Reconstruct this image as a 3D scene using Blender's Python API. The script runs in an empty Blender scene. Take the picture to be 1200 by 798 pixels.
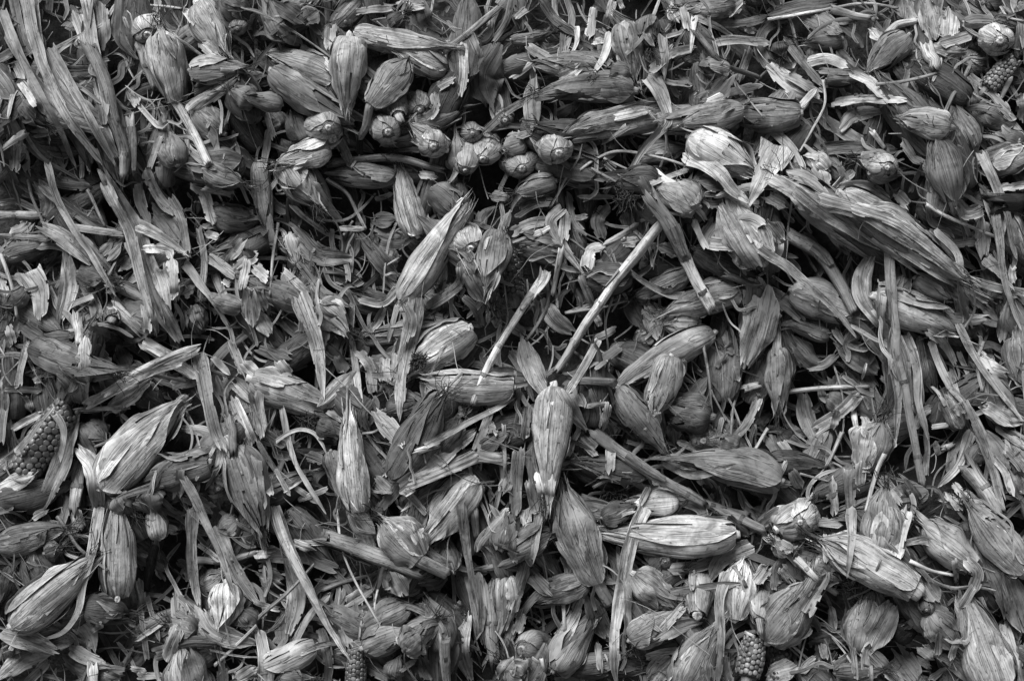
import bpy, math, random
import numpy as np
from mathutils import Matrix, Vector

# ------------------------------------------------------------------ camera, sky, sun, exposure
scene = bpy.context.scene
SLOPE = math.radians(42)                      # steepness of the heap's face
ORIGIN = Vector((0.0, 0.0, 0.80))             # middle of the face that the photo shows
M_PILE = Matrix.Translation(ORIGIN) @ Matrix.Rotation(SLOPE, 4, 'X')   # heap frame: u right, v up the slope, h outward

CAM_L = Vector((0.0, -0.22, 2.62)); AIM_L = Vector((0.0, 0.0, 0.10))
FRAME_W = 1.80
f_l = (AIM_L - CAM_L).normalized()
r_l = Vector((1, 0, 0)); up_l = r_l.cross(f_l).normalized()
D_AIM = (AIM_L - CAM_L).length
cam = bpy.data.cameras.new('camera'); cam_o = bpy.data.objects.new('camera', cam)
scene.collection.objects.link(cam_o); scene.camera = cam_o
cam.sensor_width = 36; cam.lens = 36 * D_AIM / FRAME_W
cam.clip_start = 0.05; cam.clip_end = 2000
mc = Matrix.Identity(4)
for i in range(3):
    mc[i][0] = r_l[i]; mc[i][1] = up_l[i]; mc[i][2] = -f_l[i]; mc[i][3] = CAM_L[i]
cam_o.matrix_world = M_PILE @ mc

SUN_L = Vector((-0.30, 0.72, 0.62)).normalized()      # towards the light, heap frame
SUN_W = (M_PILE.to_3x3() @ SUN_L).normalized()
sun_el = math.asin(SUN_W.z); sun_az = math.atan2(SUN_W.x, SUN_W.y)
world = bpy.data.worlds.new('World'); scene.world = world; world.use_nodes = True
nt = world.node_tree; nt.nodes.clear()
sky = nt.nodes.new('ShaderNodeTexSky'); sky.sky_type = 'NISHITA'; sky.sun_disc = False
sky.sun_elevation = sun_el; sky.sun_rotation = sun_az; sky.dust_density = 4.0
bw = nt.nodes.new('ShaderNodeRGBToBW'); bg = nt.nodes.new('ShaderNodeBackground'); wo = nt.nodes.new('ShaderNodeOutputWorld')
nt.links.new(sky.outputs[0], bw.inputs[0]); nt.links.new(bw.outputs[0], bg.inputs[0]); nt.links.new(bg.outputs[0], wo.inputs[0])
bg.inputs[1].default_value = 0.05
sun = bpy.data.lights.new('sun', 'SUN'); sun.energy = 3.4; sun.angle = math.radians(36)
sun_o = bpy.data.objects.new('sun', sun); scene.collection.objects.link(sun_o)
sun_o.rotation_euler = SUN_W.to_track_quat('Z', 'Y').to_euler(); sun_o.location = (0, 0, 6)
scene.view_settings.view_transform = 'Standard'; scene.view_settings.look = 'None'
scene.view_settings.gamma = 1.0; scene.view_settings.exposure = 0.62
scene.render.engine = 'CYCLES'
scene.cycles.max_bounces = 5; scene.cycles.diffuse_bounces = 3

# ------------------------------------------------------------------ helpers
C = scene.collection
rng = np.random.default_rng(11)
CAMN = np.array(CAM_L); FN = np.array(f_l); RN = np.array(r_l); UN = np.array(up_l)
def P(px, py, h):                              # point of the photo at height h above the heap's mean plane
    x = (px / 1200 - 0.5) * FRAME_W; y = -(py - 399) / 1200 * FRAME_W
    d = FN * D_AIM + RN * x + UN * y
    return CAMN + d * ((h - CAMN[2]) / d[2])
def project(p):
    q = np.asarray(p) - CAMN; z = q @ FN
    return (q @ RN) / z * D_AIM / FRAME_W * 1200 + 600, 399 - (q @ UN) / z * D_AIM / FRAME_W * 1200
PXM = FRAME_W / 1200                           # metres per photo pixel

def material(name):
    m = bpy.data.materials.new(name); m.use_nodes = True
    t = m.node_tree; b = t.nodes['Principled BSDF']
    return m, t, b
def math_node(t, op, a, b=None, clamp=False):
    n = t.nodes.new('ShaderNodeMath'); n.operation = op; n.use_clamp = clamp
    for i, v in enumerate((a, b)):
        if v is None: continue
        if isinstance(v, (int, float)): n.inputs[i].default_value = v
        else: t.links.new(v, n.inputs[i])
    return n.outputs[0]
def noise(t, vec, detail=3, rough=0.55, dist=0.0):
    n = t.nodes.new('ShaderNodeTexNoise'); n.inputs['Scale'].default_value = 1
    n.inputs['Detail'].default_value = detail; n.inputs['Roughness'].default_value = rough; n.inputs['Distortion'].default_value = dist
    t.links.new(vec, n.inputs['Vector']); return n.outputs[0]
def remap(t, v, a, b, c, d):
    n = t.nodes.new('ShaderNodeMapRange'); t.links.new(v, n.inputs[0])
    for i, k in enumerate((a, b, c, d)): n.inputs[i + 1].default_value = k
    return n.outputs[0]
def vec(t, x, y, sx, sy, z=0.0):
    c = t.nodes.new('ShaderNodeCombineXYZ')
    t.links.new(math_node(t, 'MULTIPLY', x, sx), c.inputs[0]); t.links.new(math_node(t, 'MULTIPLY', y, sy), c.inputs[1])
    c.inputs[2].default_value = z; return c.outputs[0]

def husk_material(name, contrast=1.0, gloss=0.6, fine=520, albedo=0.62):
    m, t, b = material(name)
    a = t.nodes.new('ShaderNodeAttribute'); a.attribute_name = 'leaf'
    s = t.nodes.new('ShaderNodeSeparateXYZ'); t.links.new(a.outputs['Vector'], s.inputs[0])
    x, y, tone = s.outputs
    n1 = noise(t, vec(t, x, y, fine, 11), 2, .6, .3)
    n2 = noise(t, vec(t, x, y, 190, 8, 3.3), 3, .6, .4)
    n3 = noise(t, vec(t, x, y, 34, 24, 7.7), 4, .62, .6)
    n4 = noise(t, vec(t, x, y, 260, 130, 1.9), 2, .5)
    n5 = noise(t, vec(t, x, y, 75, 30, 9.1), 3, .6, 1.0)
    n6 = noise(t, vec(t, x, y, 110, 6, 4.4), 2, .5, .8)
    crease = remap(t, math_node(t, 'ABSOLUTE', math_node(t, 'SUBTRACT', n6, .5)), .004, .022, 1, 0)
    n7 = noise(t, vec(t, x, y, 16, 9, 12.5), 2, .5); fade = remap(t, n7, .38, .62, .15, 1.35)
    def faded(f): return math_node(t, 'ADD', math_node(t, 'MULTIPLY', math_node(t, 'SUBTRACT', f, 1), fade), 1)
    c = contrast
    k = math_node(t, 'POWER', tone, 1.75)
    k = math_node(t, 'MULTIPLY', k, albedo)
    k = math_node(t, 'MULTIPLY', k, faded(remap(t, n1, .32, .68, 1 - .30 * c, 1 + .18 * c)))
    k = math_node(t, 'MULTIPLY', k, faded(remap(t, n2, .32, .68, 1 - .30 * c, 1 + .18 * c)))
    k = math_node(t, 'MULTIPLY', k, remap(t, n3, .30, .70, 1 - .62 * c, 1 + .34 * c))
    k = math_node(t, 'MULTIPLY', k, math_node(t, 'MAXIMUM', remap(t, n4, .60, .70, 1, .45), remap(t, n7, .45, .58, 1, 0)))      # specks of mould
    k = math_node(t, 'MULTIPLY', k, remap(t, n5, .62, .72, 1, .42))      # dark cracks and stains along the veins
    k = math_node(t, 'MULTIPLY', k, remap(t, crease, 0, 1, 1, .62))
    cc = t.nodes.new('ShaderNodeCombineColor')
    for i in range(3): t.links.new(k, cc.inputs[i])
    t.links.new(cc.outputs[0], b.inputs['Base Color'])
    b.inputs['Roughness'].default_value = gloss; b.inputs['Specular IOR Level'].default_value = .25
    hgt = math_node(t, 'ADD', math_node(t, 'MULTIPLY', n1, .35), math_node(t, 'ADD', math_node(t, 'SUBTRACT', math_node(t, 'MULTIPLY', n2, .7), math_node(t, 'MULTIPLY', crease, .35)), math_node(t, 'MULTIPLY', n3, .7)))
    bp = t.nodes.new('ShaderNodeBump'); bp.inputs['Strength'].default_value = .9; bp.inputs['Distance'].default_value = .0032
    t.links.new(hgt, bp.inputs['Height']); t.links.new(bp.outputs[0], b.inputs['Normal'])
    return m
MAT_HUSK = husk_material('husk')
MAT_LEAF = husk_material('dry_leaf', 1.0, .62, 480)
MAT_STALK = husk_material('stalk', .7, .5, 520, .82)
MAT_SHRED = husk_material('shreds', .8, .7, 400)
def plain_material(name, val, rough, scale, amp, bump=0.0):
    m, t, b = material(name)
    g = t.nodes.new('ShaderNodeTexCoord'); mp = t.nodes.new('ShaderNodeMapping'); t.links.new(g.outputs['Object'], mp.inputs[0])
    for i in range(3): mp.inputs['Scale'].default_value[i] = scale
    n = noise(t, mp.outputs[0], 4, .6)
    k = remap(t, n, .3, .7, val * (1 - amp), val * (1 + amp))
    cc = t.nodes.new('ShaderNodeCombineColor')
    for i in range(3): t.links.new(k, cc.inputs[i])
    t.links.new(cc.outputs[0], b.inputs['Base Color']); b.inputs['Roughness'].default_value = rough
    if bump:
        bp = t.nodes.new('ShaderNodeBump'); bp.inputs['Strength'].default_value = .8; bp.inputs['Distance'].default_value = bump
        t.links.new(n, bp.inputs['Height']); t.links.new(bp.outputs[0], b.inputs['Normal'])
    return m
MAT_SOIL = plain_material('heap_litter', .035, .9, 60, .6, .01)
MAT_GROUND = plain_material('ground_soil', .06, .95, 3, .4, .02)
MAT_SILK = plain_material('silk', .018, .6, 90, .5)
MAT_COBCORE = plain_material('cob_core', .09, .8, 120, .5, .002)
def kernel_material():
    m, t, b = material('kernel')
    a = t.nodes.new('ShaderNodeAttribute'); a.attribute_name = 'leaf'
    s = t.nodes.new('ShaderNodeSeparateXYZ'); t.links.new(a.outputs['Vector'], s.inputs[0])
    n = noise(t, vec(t, s.outputs[0], s.outputs[1], 40, 40), 3)
    k = math_node(t, 'MULTIPLY', s.outputs[2], remap(t, n, .3, .7, .6, 1.3))
    cc = t.nodes.new('ShaderNodeCombineColor')
    for i in range(3): t.links.new(k, cc.inputs[i])
    t.links.new(cc.outputs[0], b.inputs['Base Color']); b.inputs['Roughness'].default_value = .33
    return m
MAT_KERNEL = kernel_material()

def mesh_obj(name, verts, quads, leaf, mat, parent=None, mw=None):
    me = bpy.data.meshes.new(name)
    verts = np.asarray(verts, np.float32); quads = np.asarray(quads, np.int32)
    nv, nq = len(verts), len(quads)
    me.vertices.add(nv); me.vertices.foreach_set('co', verts.ravel())
    me.loops.add(nq * 4); me.loops.foreach_set('vertex_index', quads.ravel())
    me.polygons.add(nq); me.polygons.foreach_set('loop_start', np.arange(0, nq * 4, 4, dtype=np.int32))
    me.polygons.foreach_set('use_smooth', np.ones(nq, bool))
    if leaf is not None:
        at = me.attributes.new('leaf', 'FLOAT_VECTOR', 'POINT'); at.data.foreach_set('vector', np.asarray(leaf, np.float32).ravel())
    me.update(calc_edges=True)
    me.materials.append(mat)
    o = bpy.data.objects.new(name, me); C.objects.link(o)
    if parent is not None: o.parent = parent
    if mw is not None: o.matrix_world = mw
    return o
def grid_quads(nr, nc, wrap=False, base=0):
    r = np.arange(nr - 1)[:, None]; c = np.arange(nc if wrap else nc - 1)[None, :]
    a = r * nc + c; b = r * nc + (c + 1) % nc
    return (np.stack([a, b, b + nc, a + nc], -1).reshape(-1, 4) + base)
def snoise(n, k, amp=1.0, r=None):             # smooth 1-D noise
    r = r or rng
    xs = np.linspace(0, 1, k + 3); ys = r.normal(0, 1, k + 3)
    t = np.linspace(0, 1, n) * k / (k + 2) + 1 / (k + 2) * r.random()
    i = np.clip((t * (k + 2)).astype(int), 0, k + 1); f = t * (k + 2) - i; f = f * f * (3 - 2 * f)
    return amp * (ys[i] * (1 - f) + ys[i + 1] * f)
def empty(name, mw):
    e = bpy.data.objects.new(name, None); e.empty_display_size = .05
    C.objects.link(e); e.matrix_world = mw; return e
def tag(o, label, cat, group=None):
    o['label'] = label; o['category'] = cat
    if group: o['group'] = group
def struct(o): o['kind'] = 'structure'; return o

# ------------------------------------------------------------------ height map of the heap (heap frame)
CELL = .004; U0, U1, V0, V1 = -1.30, 1.30, -.98, 1.06
gu = np.arange(U0, U1, CELL); gv = np.arange(V0, V1, CELL)
GU, GV = np.meshgrid(gu, gv)                    # [row v, col u]
H = np.zeros_like(GU)
def fbm2(shape, ks, amps, r):
    out = np.zeros(shape)
    for k, a in zip(ks, amps):
        g = r.normal(0, 1, (k + 2, int(k * 1.3) + 2))
        yy = np.linspace(0, k, shape[0]); xx = np.linspace(0, int(k * 1.3), shape[1])
        yi = np.clip(yy.astype(int), 0, k); xi = np.clip(xx.astype(int), 0, int(k * 1.3))
        fy = (yy - yi)[:, None]; fx = (xx - xi)[None, :]
        fy = fy * fy * (3 - 2 * fy); fx = fx * fx * (3 - 2 * fx)
        out += a * ((g[yi][:, xi] * (1 - fx) + g[yi][:, xi + 1] * fx) * (1 - fy) + (g[yi + 1][:, xi] * (1 - fx) + g[yi + 1][:, xi + 1] * fx) * fy)
    return out
H += fbm2(H.shape, (5, 12, 28), (.018, .014, .008), np.random.default_rng(5))
for px, py, r, a in ((480, 285, 75, -.06), (720, 465, 60, -.06), (375, 500, 50, -.05), (870, 330, 45, -.04), (1140, 370, 60, -.05),
                     (930, 490, 60, -.06), (450, 720, 70, -.05), (190, 690, 60, -.06), (760, 560, 50, -.04), (560, 150, 60, .0),
                     (930, 160, 70, -.04), (700, 730, 70, -.03), (80, 330, 70, -.03), (330, 260, 60, -.04), (1110, 720, 50, -.05),
                     (1000, 270, 110, .05), (850, 180, 60, .04), (640, 500, 55, .03), (150, 520, 60, .04), (420, 90, 120, .03), (1020, 660, 70, .03)):
    p = P(px, py, 0); H += a * np.exp(-((GU - p[0]) ** 2 + (GV - p[1]) ** 2) / (2 * (r * PXM) ** 2))
H_BASE = H.copy()
def hm(u, v, src=None):
    src = H if src is None else src
    i = np.clip(((np.asarray(v) - V0) / CELL).astype(int), 0, H.shape[0] - 1); j = np.clip(((np.asarray(u) - U0) / CELL).astype(int), 0, H.shape[1] - 1)
    return src[i, j]
def ppos(px, py, z=None):                       # point of the photo on the present surface
    h = 0.05
    for _ in range(5):
        p = P(px, py, h); h = .5 * h + .5 * float(hm(p[0], p[1]))
    return P(px, py, h)

# ------------------------------------------------------------------ ground and heap body
gm = bpy.data.meshes.new('ground')
gm.from_pydata([(-400, -400, 0), (400, -400, 0), (400, 400, 0), (-400, 400, 0)], [], [(0, 1, 2, 3)]); gm.materials.append(MAT_GROUND)
ground = bpy.data.objects.new('ground', gm); C.objects.link(ground); struct(ground)
def build_heap_body():
    nu, nv = 120, 96
    us = np.linspace(-1.29, 1.29, nu); vs = np.linspace(-.97, 1.05, nv)
    UU, VV = np.meshgrid(us, vs)
    HH = hm(UU, VV) - .05
    loc = np.stack([UU, VV, HH], -1).reshape(-1, 3)
    R = np.array(M_PILE.to_3x3()); w = loc @ R.T + np.array(ORIGIN)
    q = grid_quads(nv, nu)
    ring = list(range(nu)) + [r * nu + nu - 1 for r in range(1, nv)] + list(range((nv - 1) * nu + nu - 2, (nv - 1) * nu - 1, -1)) + [r * nu for r in range(nv - 2, 0, -1)]
    base = len(w); low = w[ring].copy()
    cx = low[:, :2].mean(0); low[:, :2] = cx + (low[:, :2] - cx) * np.array([1.5, 1.45]); low[:, 2] = -.05
    n = len(ring); sk = [(ring[i], base + i, base + (i + 1) % n, ring[(i + 1) % n]) for i in range(n)]
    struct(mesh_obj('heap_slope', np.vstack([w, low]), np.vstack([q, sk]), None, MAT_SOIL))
build_heap_body()

# ------------------------------------------------------------------ shapes
def ear_profile(t, R, p, a, tp, s0, shanked=False):
    t = np.asarray(t, float)
    lo = s0 + (1 - s0) * np.sqrt(np.clip(1 - ((p - t) / p) ** 2, 0, 1)) ** .9
    if shanked: lo = s0 + (1 - s0) * (1 - np.clip((p - t) / p, 0, 1) ** 1.7)
    q = np.clip((t - p) / (1 - p), 0, 1.4)
    hi = (1 - tp) * (1 - np.clip(q, 0, 1) ** a) + tp * np.clip(1.0 - 1.3 * np.clip(q - 1, 0, 1), .3, 1)
    return R * np.where(t < p, lo, hi)

class Bag:                                       # collects geometry of many pieces for one 'stuff' object
    def __init__(s): s.v = []; s.q = []; s.l = []; s.n = 0
    def add(s, v, q, l): s.v.append(v); s.q.append(q + s.n); s.l.append(l); s.n += len(v)
    def build(s, name, mat, mw): return mesh_obj(name, np.vstack(s.v), np.vstack(s.q), np.vstack(s.l), mat, None, mw)

def husk_shell(L, prof, phi, alpha, off, t0, t1, tone, r, nt=24, na=19, flat=.86, peel=0.0, wr=1.0, slit=True, var=1.0):
    ts = t0 + (t1 - t0) * np.linspace(0, 1, nt) ** 1.15
    js = np.linspace(-1, 1, na)
    R = prof(np.array([.4]))[0]
    cut = snoise(na, 7, .07, r) + r.normal(0, .025, na)                      # torn far end
    tt = ts[:, None] + np.clip((ts[:, None] - .72) / .3, 0, 1) * cut[None, :]
    q = np.clip((tt - t0) / (t1 - t0), 0, 1)
    al = alpha * (1 - .78 * q ** 3.2) * (.55 + .45 * np.clip(q / .12, 0, 1) ** .5)
    th = phi + al * js[None, :] + snoise(nt, 3, .10, r)[:, None]
    rad = prof(tt)
    K = r.integers(3, 8)
    ridge = .040 * R * np.sin(th * K + r.random() * 6 + snoise(nt, 4, .8, r)[:, None]) + .020 * R * np.sin(th * (K * 2.3) + r.random() * 6 + snoise(nt, 4, .8, r)[:, None])
    ridge = ridge * np.clip(q * 4, .3, 1) * wr
    lump = .05 * R * snoise(nt, 5, 1, r)[:, None] * np.cos(th - r.random() * 6) + snoise(nt, 8, .015 * R, r)[:, None]
    edge = np.abs(js[None, :]) ** 5 * (.05 * R + np.abs(snoise(nt, 5, .10 * R, r))[:, None]) * (.3 if var < .3 else 1)
    pe = peel * np.clip(q - .35, 0, 1) ** 1.6 * R * (1 + .4 * js[None, :] * r.normal())
    rad = rad * (1 + prof.dent(th, tt)) if hasattr(prof, 'dent') else rad
    rho = np.maximum(rad + off + ridge + lump + edge + pe, .12 * R)
    x = tt * L; y = rho * np.cos(th); z = rho * np.sin(th) * flat
    v = np.stack([x, y, z], -1).reshape(-1, 3)
    qd = grid_quads(nt, na)
    keep = np.ones((nt - 1, na - 1), bool)
    if slit:
        for _ in range(r.integers(1, 6)):
            c = r.integers(1, na - 2); s = int(nt * r.uniform(.5, .92)); keep[s:, c] = False
        for side in (0, na - 2):
            if r.random() < .6:
                s = r.integers(2, nt - 6); keep[s:s + r.integers(2, 6), side] = False
    qd = qd[keep.ravel()]
    tn = tone * (1 + var * r.uniform(-.26, .14))
    lf = np.stack([th * R + r.random() * 9, x + r.random() * 9, np.full_like(x, tn) * (1 + snoise(nt, 4, .08, r)[:, None]) * (1 + .20 * np.abs(js[None, :]) ** 10)], -1).reshape(-1, 3)
    return v, qd, lf

def tube(pts, radii, n, tone, r, ridge=.06, cap=True, flat=1.0, ragged=0.0):
    pts = np.asarray(pts, float); m = len(pts)
    tg = np.gradient(pts, axis=0); tg /= np.linalg.norm(tg, axis=1)[:, None] + 1e-9
    ref = np.array([0, 0, 1.0]) if abs(tg[:, 2]).mean() < .8 else np.array([0, 1.0, 0])
    s = np.cross(ref, tg); s /= np.linalg.norm(s, axis=1)[:, None] + 1e-9
    b = np.cross(tg, s)
    th = np.linspace(0, 2 * np.pi, n, endpoint=False)
    mod = 1 + ridge * np.sin(th * 3 + r.random() * 6) + ridge * .7 * np.sin(th * 5 + r.random() * 6)
    rr = np.asarray(radii)[:, None] * mod[None, :]
    v = pts[:, None, :] + s[:, None, :] * (rr * np.cos(th))[..., None] + b[:, None, :] * (rr * np.sin(th) * flat)[..., None]
    dist = np.concatenate([[0], np.cumsum(np.linalg.norm(np.diff(pts, axis=0), axis=1))])
    lf = np.stack([np.broadcast_to(th * np.mean(radii), rr.shape) + r.random() * 9, np.broadcast_to(dist[:, None], rr.shape) + r.random() * 9, np.broadcast_to(np.asarray(tone).reshape(-1, 1), rr.shape)], -1)
    if ragged:
        for row, sg in ((0, -1), (m - 1, 1)): v[row] += tg[row] * (sg * radii[row] * ragged * np.clip(r.normal(.2, .6, n), -.6, 1.4))[:, None]
    q = grid_quads(m, n, True)
    v = v.reshape(-1, 3); lf = lf.reshape(-1, 3)
    if cap:
        k = len(v)
        for e, row in ((0, 0), (1, m - 1)):       # slightly hollow cut ends
            ring = np.arange(row * n, row * n + n)
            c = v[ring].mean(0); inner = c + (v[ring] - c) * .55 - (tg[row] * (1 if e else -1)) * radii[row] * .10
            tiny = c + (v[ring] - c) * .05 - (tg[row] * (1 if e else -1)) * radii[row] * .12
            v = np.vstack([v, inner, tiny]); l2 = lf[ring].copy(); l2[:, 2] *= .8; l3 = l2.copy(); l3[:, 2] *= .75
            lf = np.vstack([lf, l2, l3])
            for A, B in ((ring, np.arange(k, k + n)), (np.arange(k, k + n), np.arange(k + n, k + 2 * n))):
                nq = np.stack([A, np.roll(A, -1), np.roll(B, -1), B], -1)
                q = np.vstack([q, nq[:, ::-1] if e == 0 else nq])
            k += 2 * n
    return v, q, lf

def catmull(pts, step):
    pts = np.asarray(pts, float)
    if len(pts) == 2: pts = np.vstack([pts[0], (pts[0] + pts[1]) / 2, pts[1]])
    e = np.vstack([2 * pts[0] - pts[1], pts, 2 * pts[-1] - pts[-2]])
    out = []
    for i in range(1, len(e) - 2):
        p0, p1, p2, p3 = e[i - 1:i + 3]; n = max(2, int(np.linalg.norm(p2 - p1) / step))
        t = np.linspace(0, 1, n, endpoint=False)[:, None]
        out.append(.5 * ((2 * p1) + (-p0 + p2) * t + (2 * p0 - 5 * p1 + 4 * p2 - p3) * t ** 2 + (-p0 + 3 * p1 - 3 * p2 + p3) * t ** 3))
    out.append(e[-2][None]); return np.vstack(out)

def smooth1(a, n):
    k = np.ones(2 * n + 1) / (2 * n + 1)
    return np.convolve(np.pad(a, n, mode='edge'), k, 'valid')
def upper_hull(x, y):
    st = []
    for i in range(len(x)):
        while len(st) >= 2 and (y[st[-1]] - y[st[-2]]) * (x[i] - x[st[-2]]) <= (y[i] - y[st[-2]]) * (x[st[-1]] - x[st[-2]]): st.pop()
        st.append(i)
    return np.interp(x, x[st], y[st])
def drape(pts, half, beta):                      # heights of a dry, stiff strip laid over what is already there
    n = len(pts)
    tg = np.gradient(pts[:, :2], axis=0); tg /= np.linalg.norm(tg, axis=1)[:, None] + 1e-9
    nr = np.stack([-tg[:, 1], tg[:, 0]], -1)
    hs = np.stack([hm(pts[:, 0] + nr[:, 0] * half * k, pts[:, 1] + nr[:, 1] * half * k) for k in (-.9, -.6, -.3, 0, .3, .6, .9)], -1)
    base = smooth1(np.percentile(hs, 72, axis=1), 2 if n > 8 else 1)
    hull = upper_hull(np.arange(n, dtype=float), base)
    soft = smooth1(base, max(1, min(8, n // 4)))
    h = beta * hull + (1 - beta) * soft
    return smooth1(h, max(1, min(6, n // 6))), nr
def lay_path(px_pts, half, beta, step, lift=0.0):   # photo pixels -> path lying on the heap
    pp = np.asarray(px_pts, float)
    sp = catmull(pp, step / PXM)
    if len(sp) < 7: sp = catmull(pp, step / PXM / 3)
    h = np.array([ppos(x, y)[2] for x, y in sp])
    for _ in range(2):
        c = np.array([P(x, y, k) for (x, y), k in zip(sp, h)])
        hh, nr = drape(c, half, beta); h = hh + lift
    c = np.array([P(x, y, k) for (x, y), k in zip(sp, h)])
    return c, nr

def splat(u, v, h):
    i = np.clip(((v - V0) / CELL).astype(int), 0, H.shape[0] - 1); j = np.clip(((u - U0) / CELL).astype(int), 0, H.shape[1] - 1)
    np.maximum.at(H, (i.ravel(), j.ravel()), h.ravel())

def ribbon(px_pts, w0, w1, tone, r, nc=9, beta=.6, taper=None, curl=None, raise_=0.0, local=False):
    """a dry leaf laid over the heap; px_pts in photo pixels (or heap metres if local)"""
    step = .0045
    if local:
        c = catmull(np.column_stack([px_pts, np.zeros(len(px_pts))]), step)
        if len(c) < 7: c = catmull(np.column_stack([px_pts, np.zeros(len(px_pts))]), step / 3)
        h, nr = drape(c, (w0 + w1) / 4, beta); c[:, 2] = h + .003 + raise_
    else:
        c, nr = lay_path(px_pts, (w0 + w1) / 4, beta, step, .003 + raise_)
    n = len(c); t = np.linspace(0, 1, n)
    W = w0 + (w1 - w0) * t
    js = np.linspace(-1, 1, nc); slits = []
    big = W.mean() > .027; whole = tone > .955 and W.mean() > .018
    if W.mean() > .014 and nc > 5 and not whole:
        for _ in range(r.integers(0, 2 if big else 3)):
            s_ = r.uniform(-.7, .7)
            if all(abs(s_ - x) > .25 for x in slits): slits.append(s_)
        js = np.sort(np.concatenate([js] + [[x - .022, x + .022] for x in slits])); nc = len(js)
    e0 = r.uniform(.03, .10); e1 = r.uniform(.04, .22)
    if taper is None: taper = (r.uniform(.35, .95), r.uniform(.1, .9))
    prof = np.minimum(1, taper[0] + (1 - taper[0]) * np.clip(t / e0, 0, 1) ** .7) * np.minimum(1, taper[1] + (1 - taper[1]) * np.clip((1 - t) / e1, 0, 1) ** .8)
    if big and w1 > .5 * w0: prof = np.clip(.30 + .78 * np.sin(np.pi * np.clip(t * .93 + .05, 0, 1) ** r.uniform(.75, 1.3)), .12, 1.05)
    wl = W / 2 * prof * (1 + snoise(n, max(3, n // 6), .08, r)); wr_ = W / 2 * prof * (1 + snoise(n, max(3, n // 6), .08, r))
    lat = np.where(js[None, :] < 0, wl[:, None], wr_[:, None]) * js[None, :]
    ext = (snoise(nc, 4, .22, r) + r.normal(0, .10, nc)) * W.mean() * (.5 if big else 1)
    tg = np.gradient(c, axis=0); tg /= np.linalg.norm(tg, axis=1)[:, None] + 1e-9
    endw = np.clip((t - .8) / .2, 0, 1)[:, None] * ext[None, :] - np.clip((.2 - t) / .2, 0, 1)[:, None] * (snoise(nc, 4, .2, r) * W.mean())[None, :]
    endw = np.clip(endw, -.35 * n * step, .35 * n * step)
    # cross-section: channel, fold and crinkle
    cu = r.choice([-1, 1], p=[.35, .65]) * r.uniform(.05, .45) if curl is None else curl
    roll = snoise(n, 3, .18, r)
    cw = cu * (1 + snoise(n, 3, .5, r))
    z = W[:, None] * .5 * (cw[:, None] * (np.abs(js[None, :]) ** r.uniform(1.1, 2.2) - .35) + roll[:, None] * js[None, :])
    z += (W[:, None] * .035) * np.sin(js[None, :] * r.uniform(5, 11) + r.random() * 6 + snoise(n, 4, 1.2, r)[:, None])
    z += np.abs(js[None, :]) ** 3 * (snoise(n, max(4, n // 4), .06, r) * W)[:, None] * np.sign(js[None, :] + .01)
    if whole: z *= .45
    shrink = 1.06 - .15 * np.minimum(1, np.abs(cw)[:, None])
    kk = snoise(n, max(3, n // 8), .0022, r)
    pos = c[:, None, :] + tg[:, None, :] * endw[..., None]
    pos[..., 0] += nr[:, 0, None] * lat * shrink; pos[..., 1] += nr[:, 1, None] * lat * shrink
    pos[..., 2] += z + kk[:, None] + .12 * W.mean() * abs(cu)
    q = grid_quads(n, nc); keep = np.ones((n - 1, nc - 1), bool)
    if W.mean() > .014 and nc > 5:
        for x in slits:
            k = int(np.argmin(np.abs((js[:-1] + js[1:]) / 2 - x))); ln = int(n * r.uniform(.15, .55))
            if r.random() < .5: keep[:ln, k] = False
            else: keep[n - 1 - ln:, k] = False
        for side in (0, nc - 2):
            for _ in range(r.integers(0, 3)):
                s = r.integers(0, max(1, n - 3)); keep[s:s + r.integers(1, max(2, n // 5)), side] = False
    q = q[keep.ravel()]
    tn = tone * (1 + snoise(n, 3, .07, r))[:, None] * (1 + .22 * np.abs(js[None, :]) ** 9) * (1 + .25 * np.clip(np.abs(t - .5) * 2 - .85, 0, 1)[:, None] / .15)
    tn = np.minimum(tn, .95)
    lf = np.stack([lat + r.random() * 9, np.broadcast_to((t * n * step)[:, None], lat.shape) + r.random() * 9, tn], -1).reshape(-1, 3)
    splat(pos[..., 0], pos[..., 1], pos[..., 2])
    return pos.reshape(-1, 3), q, lf, c[n // 2]

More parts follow.
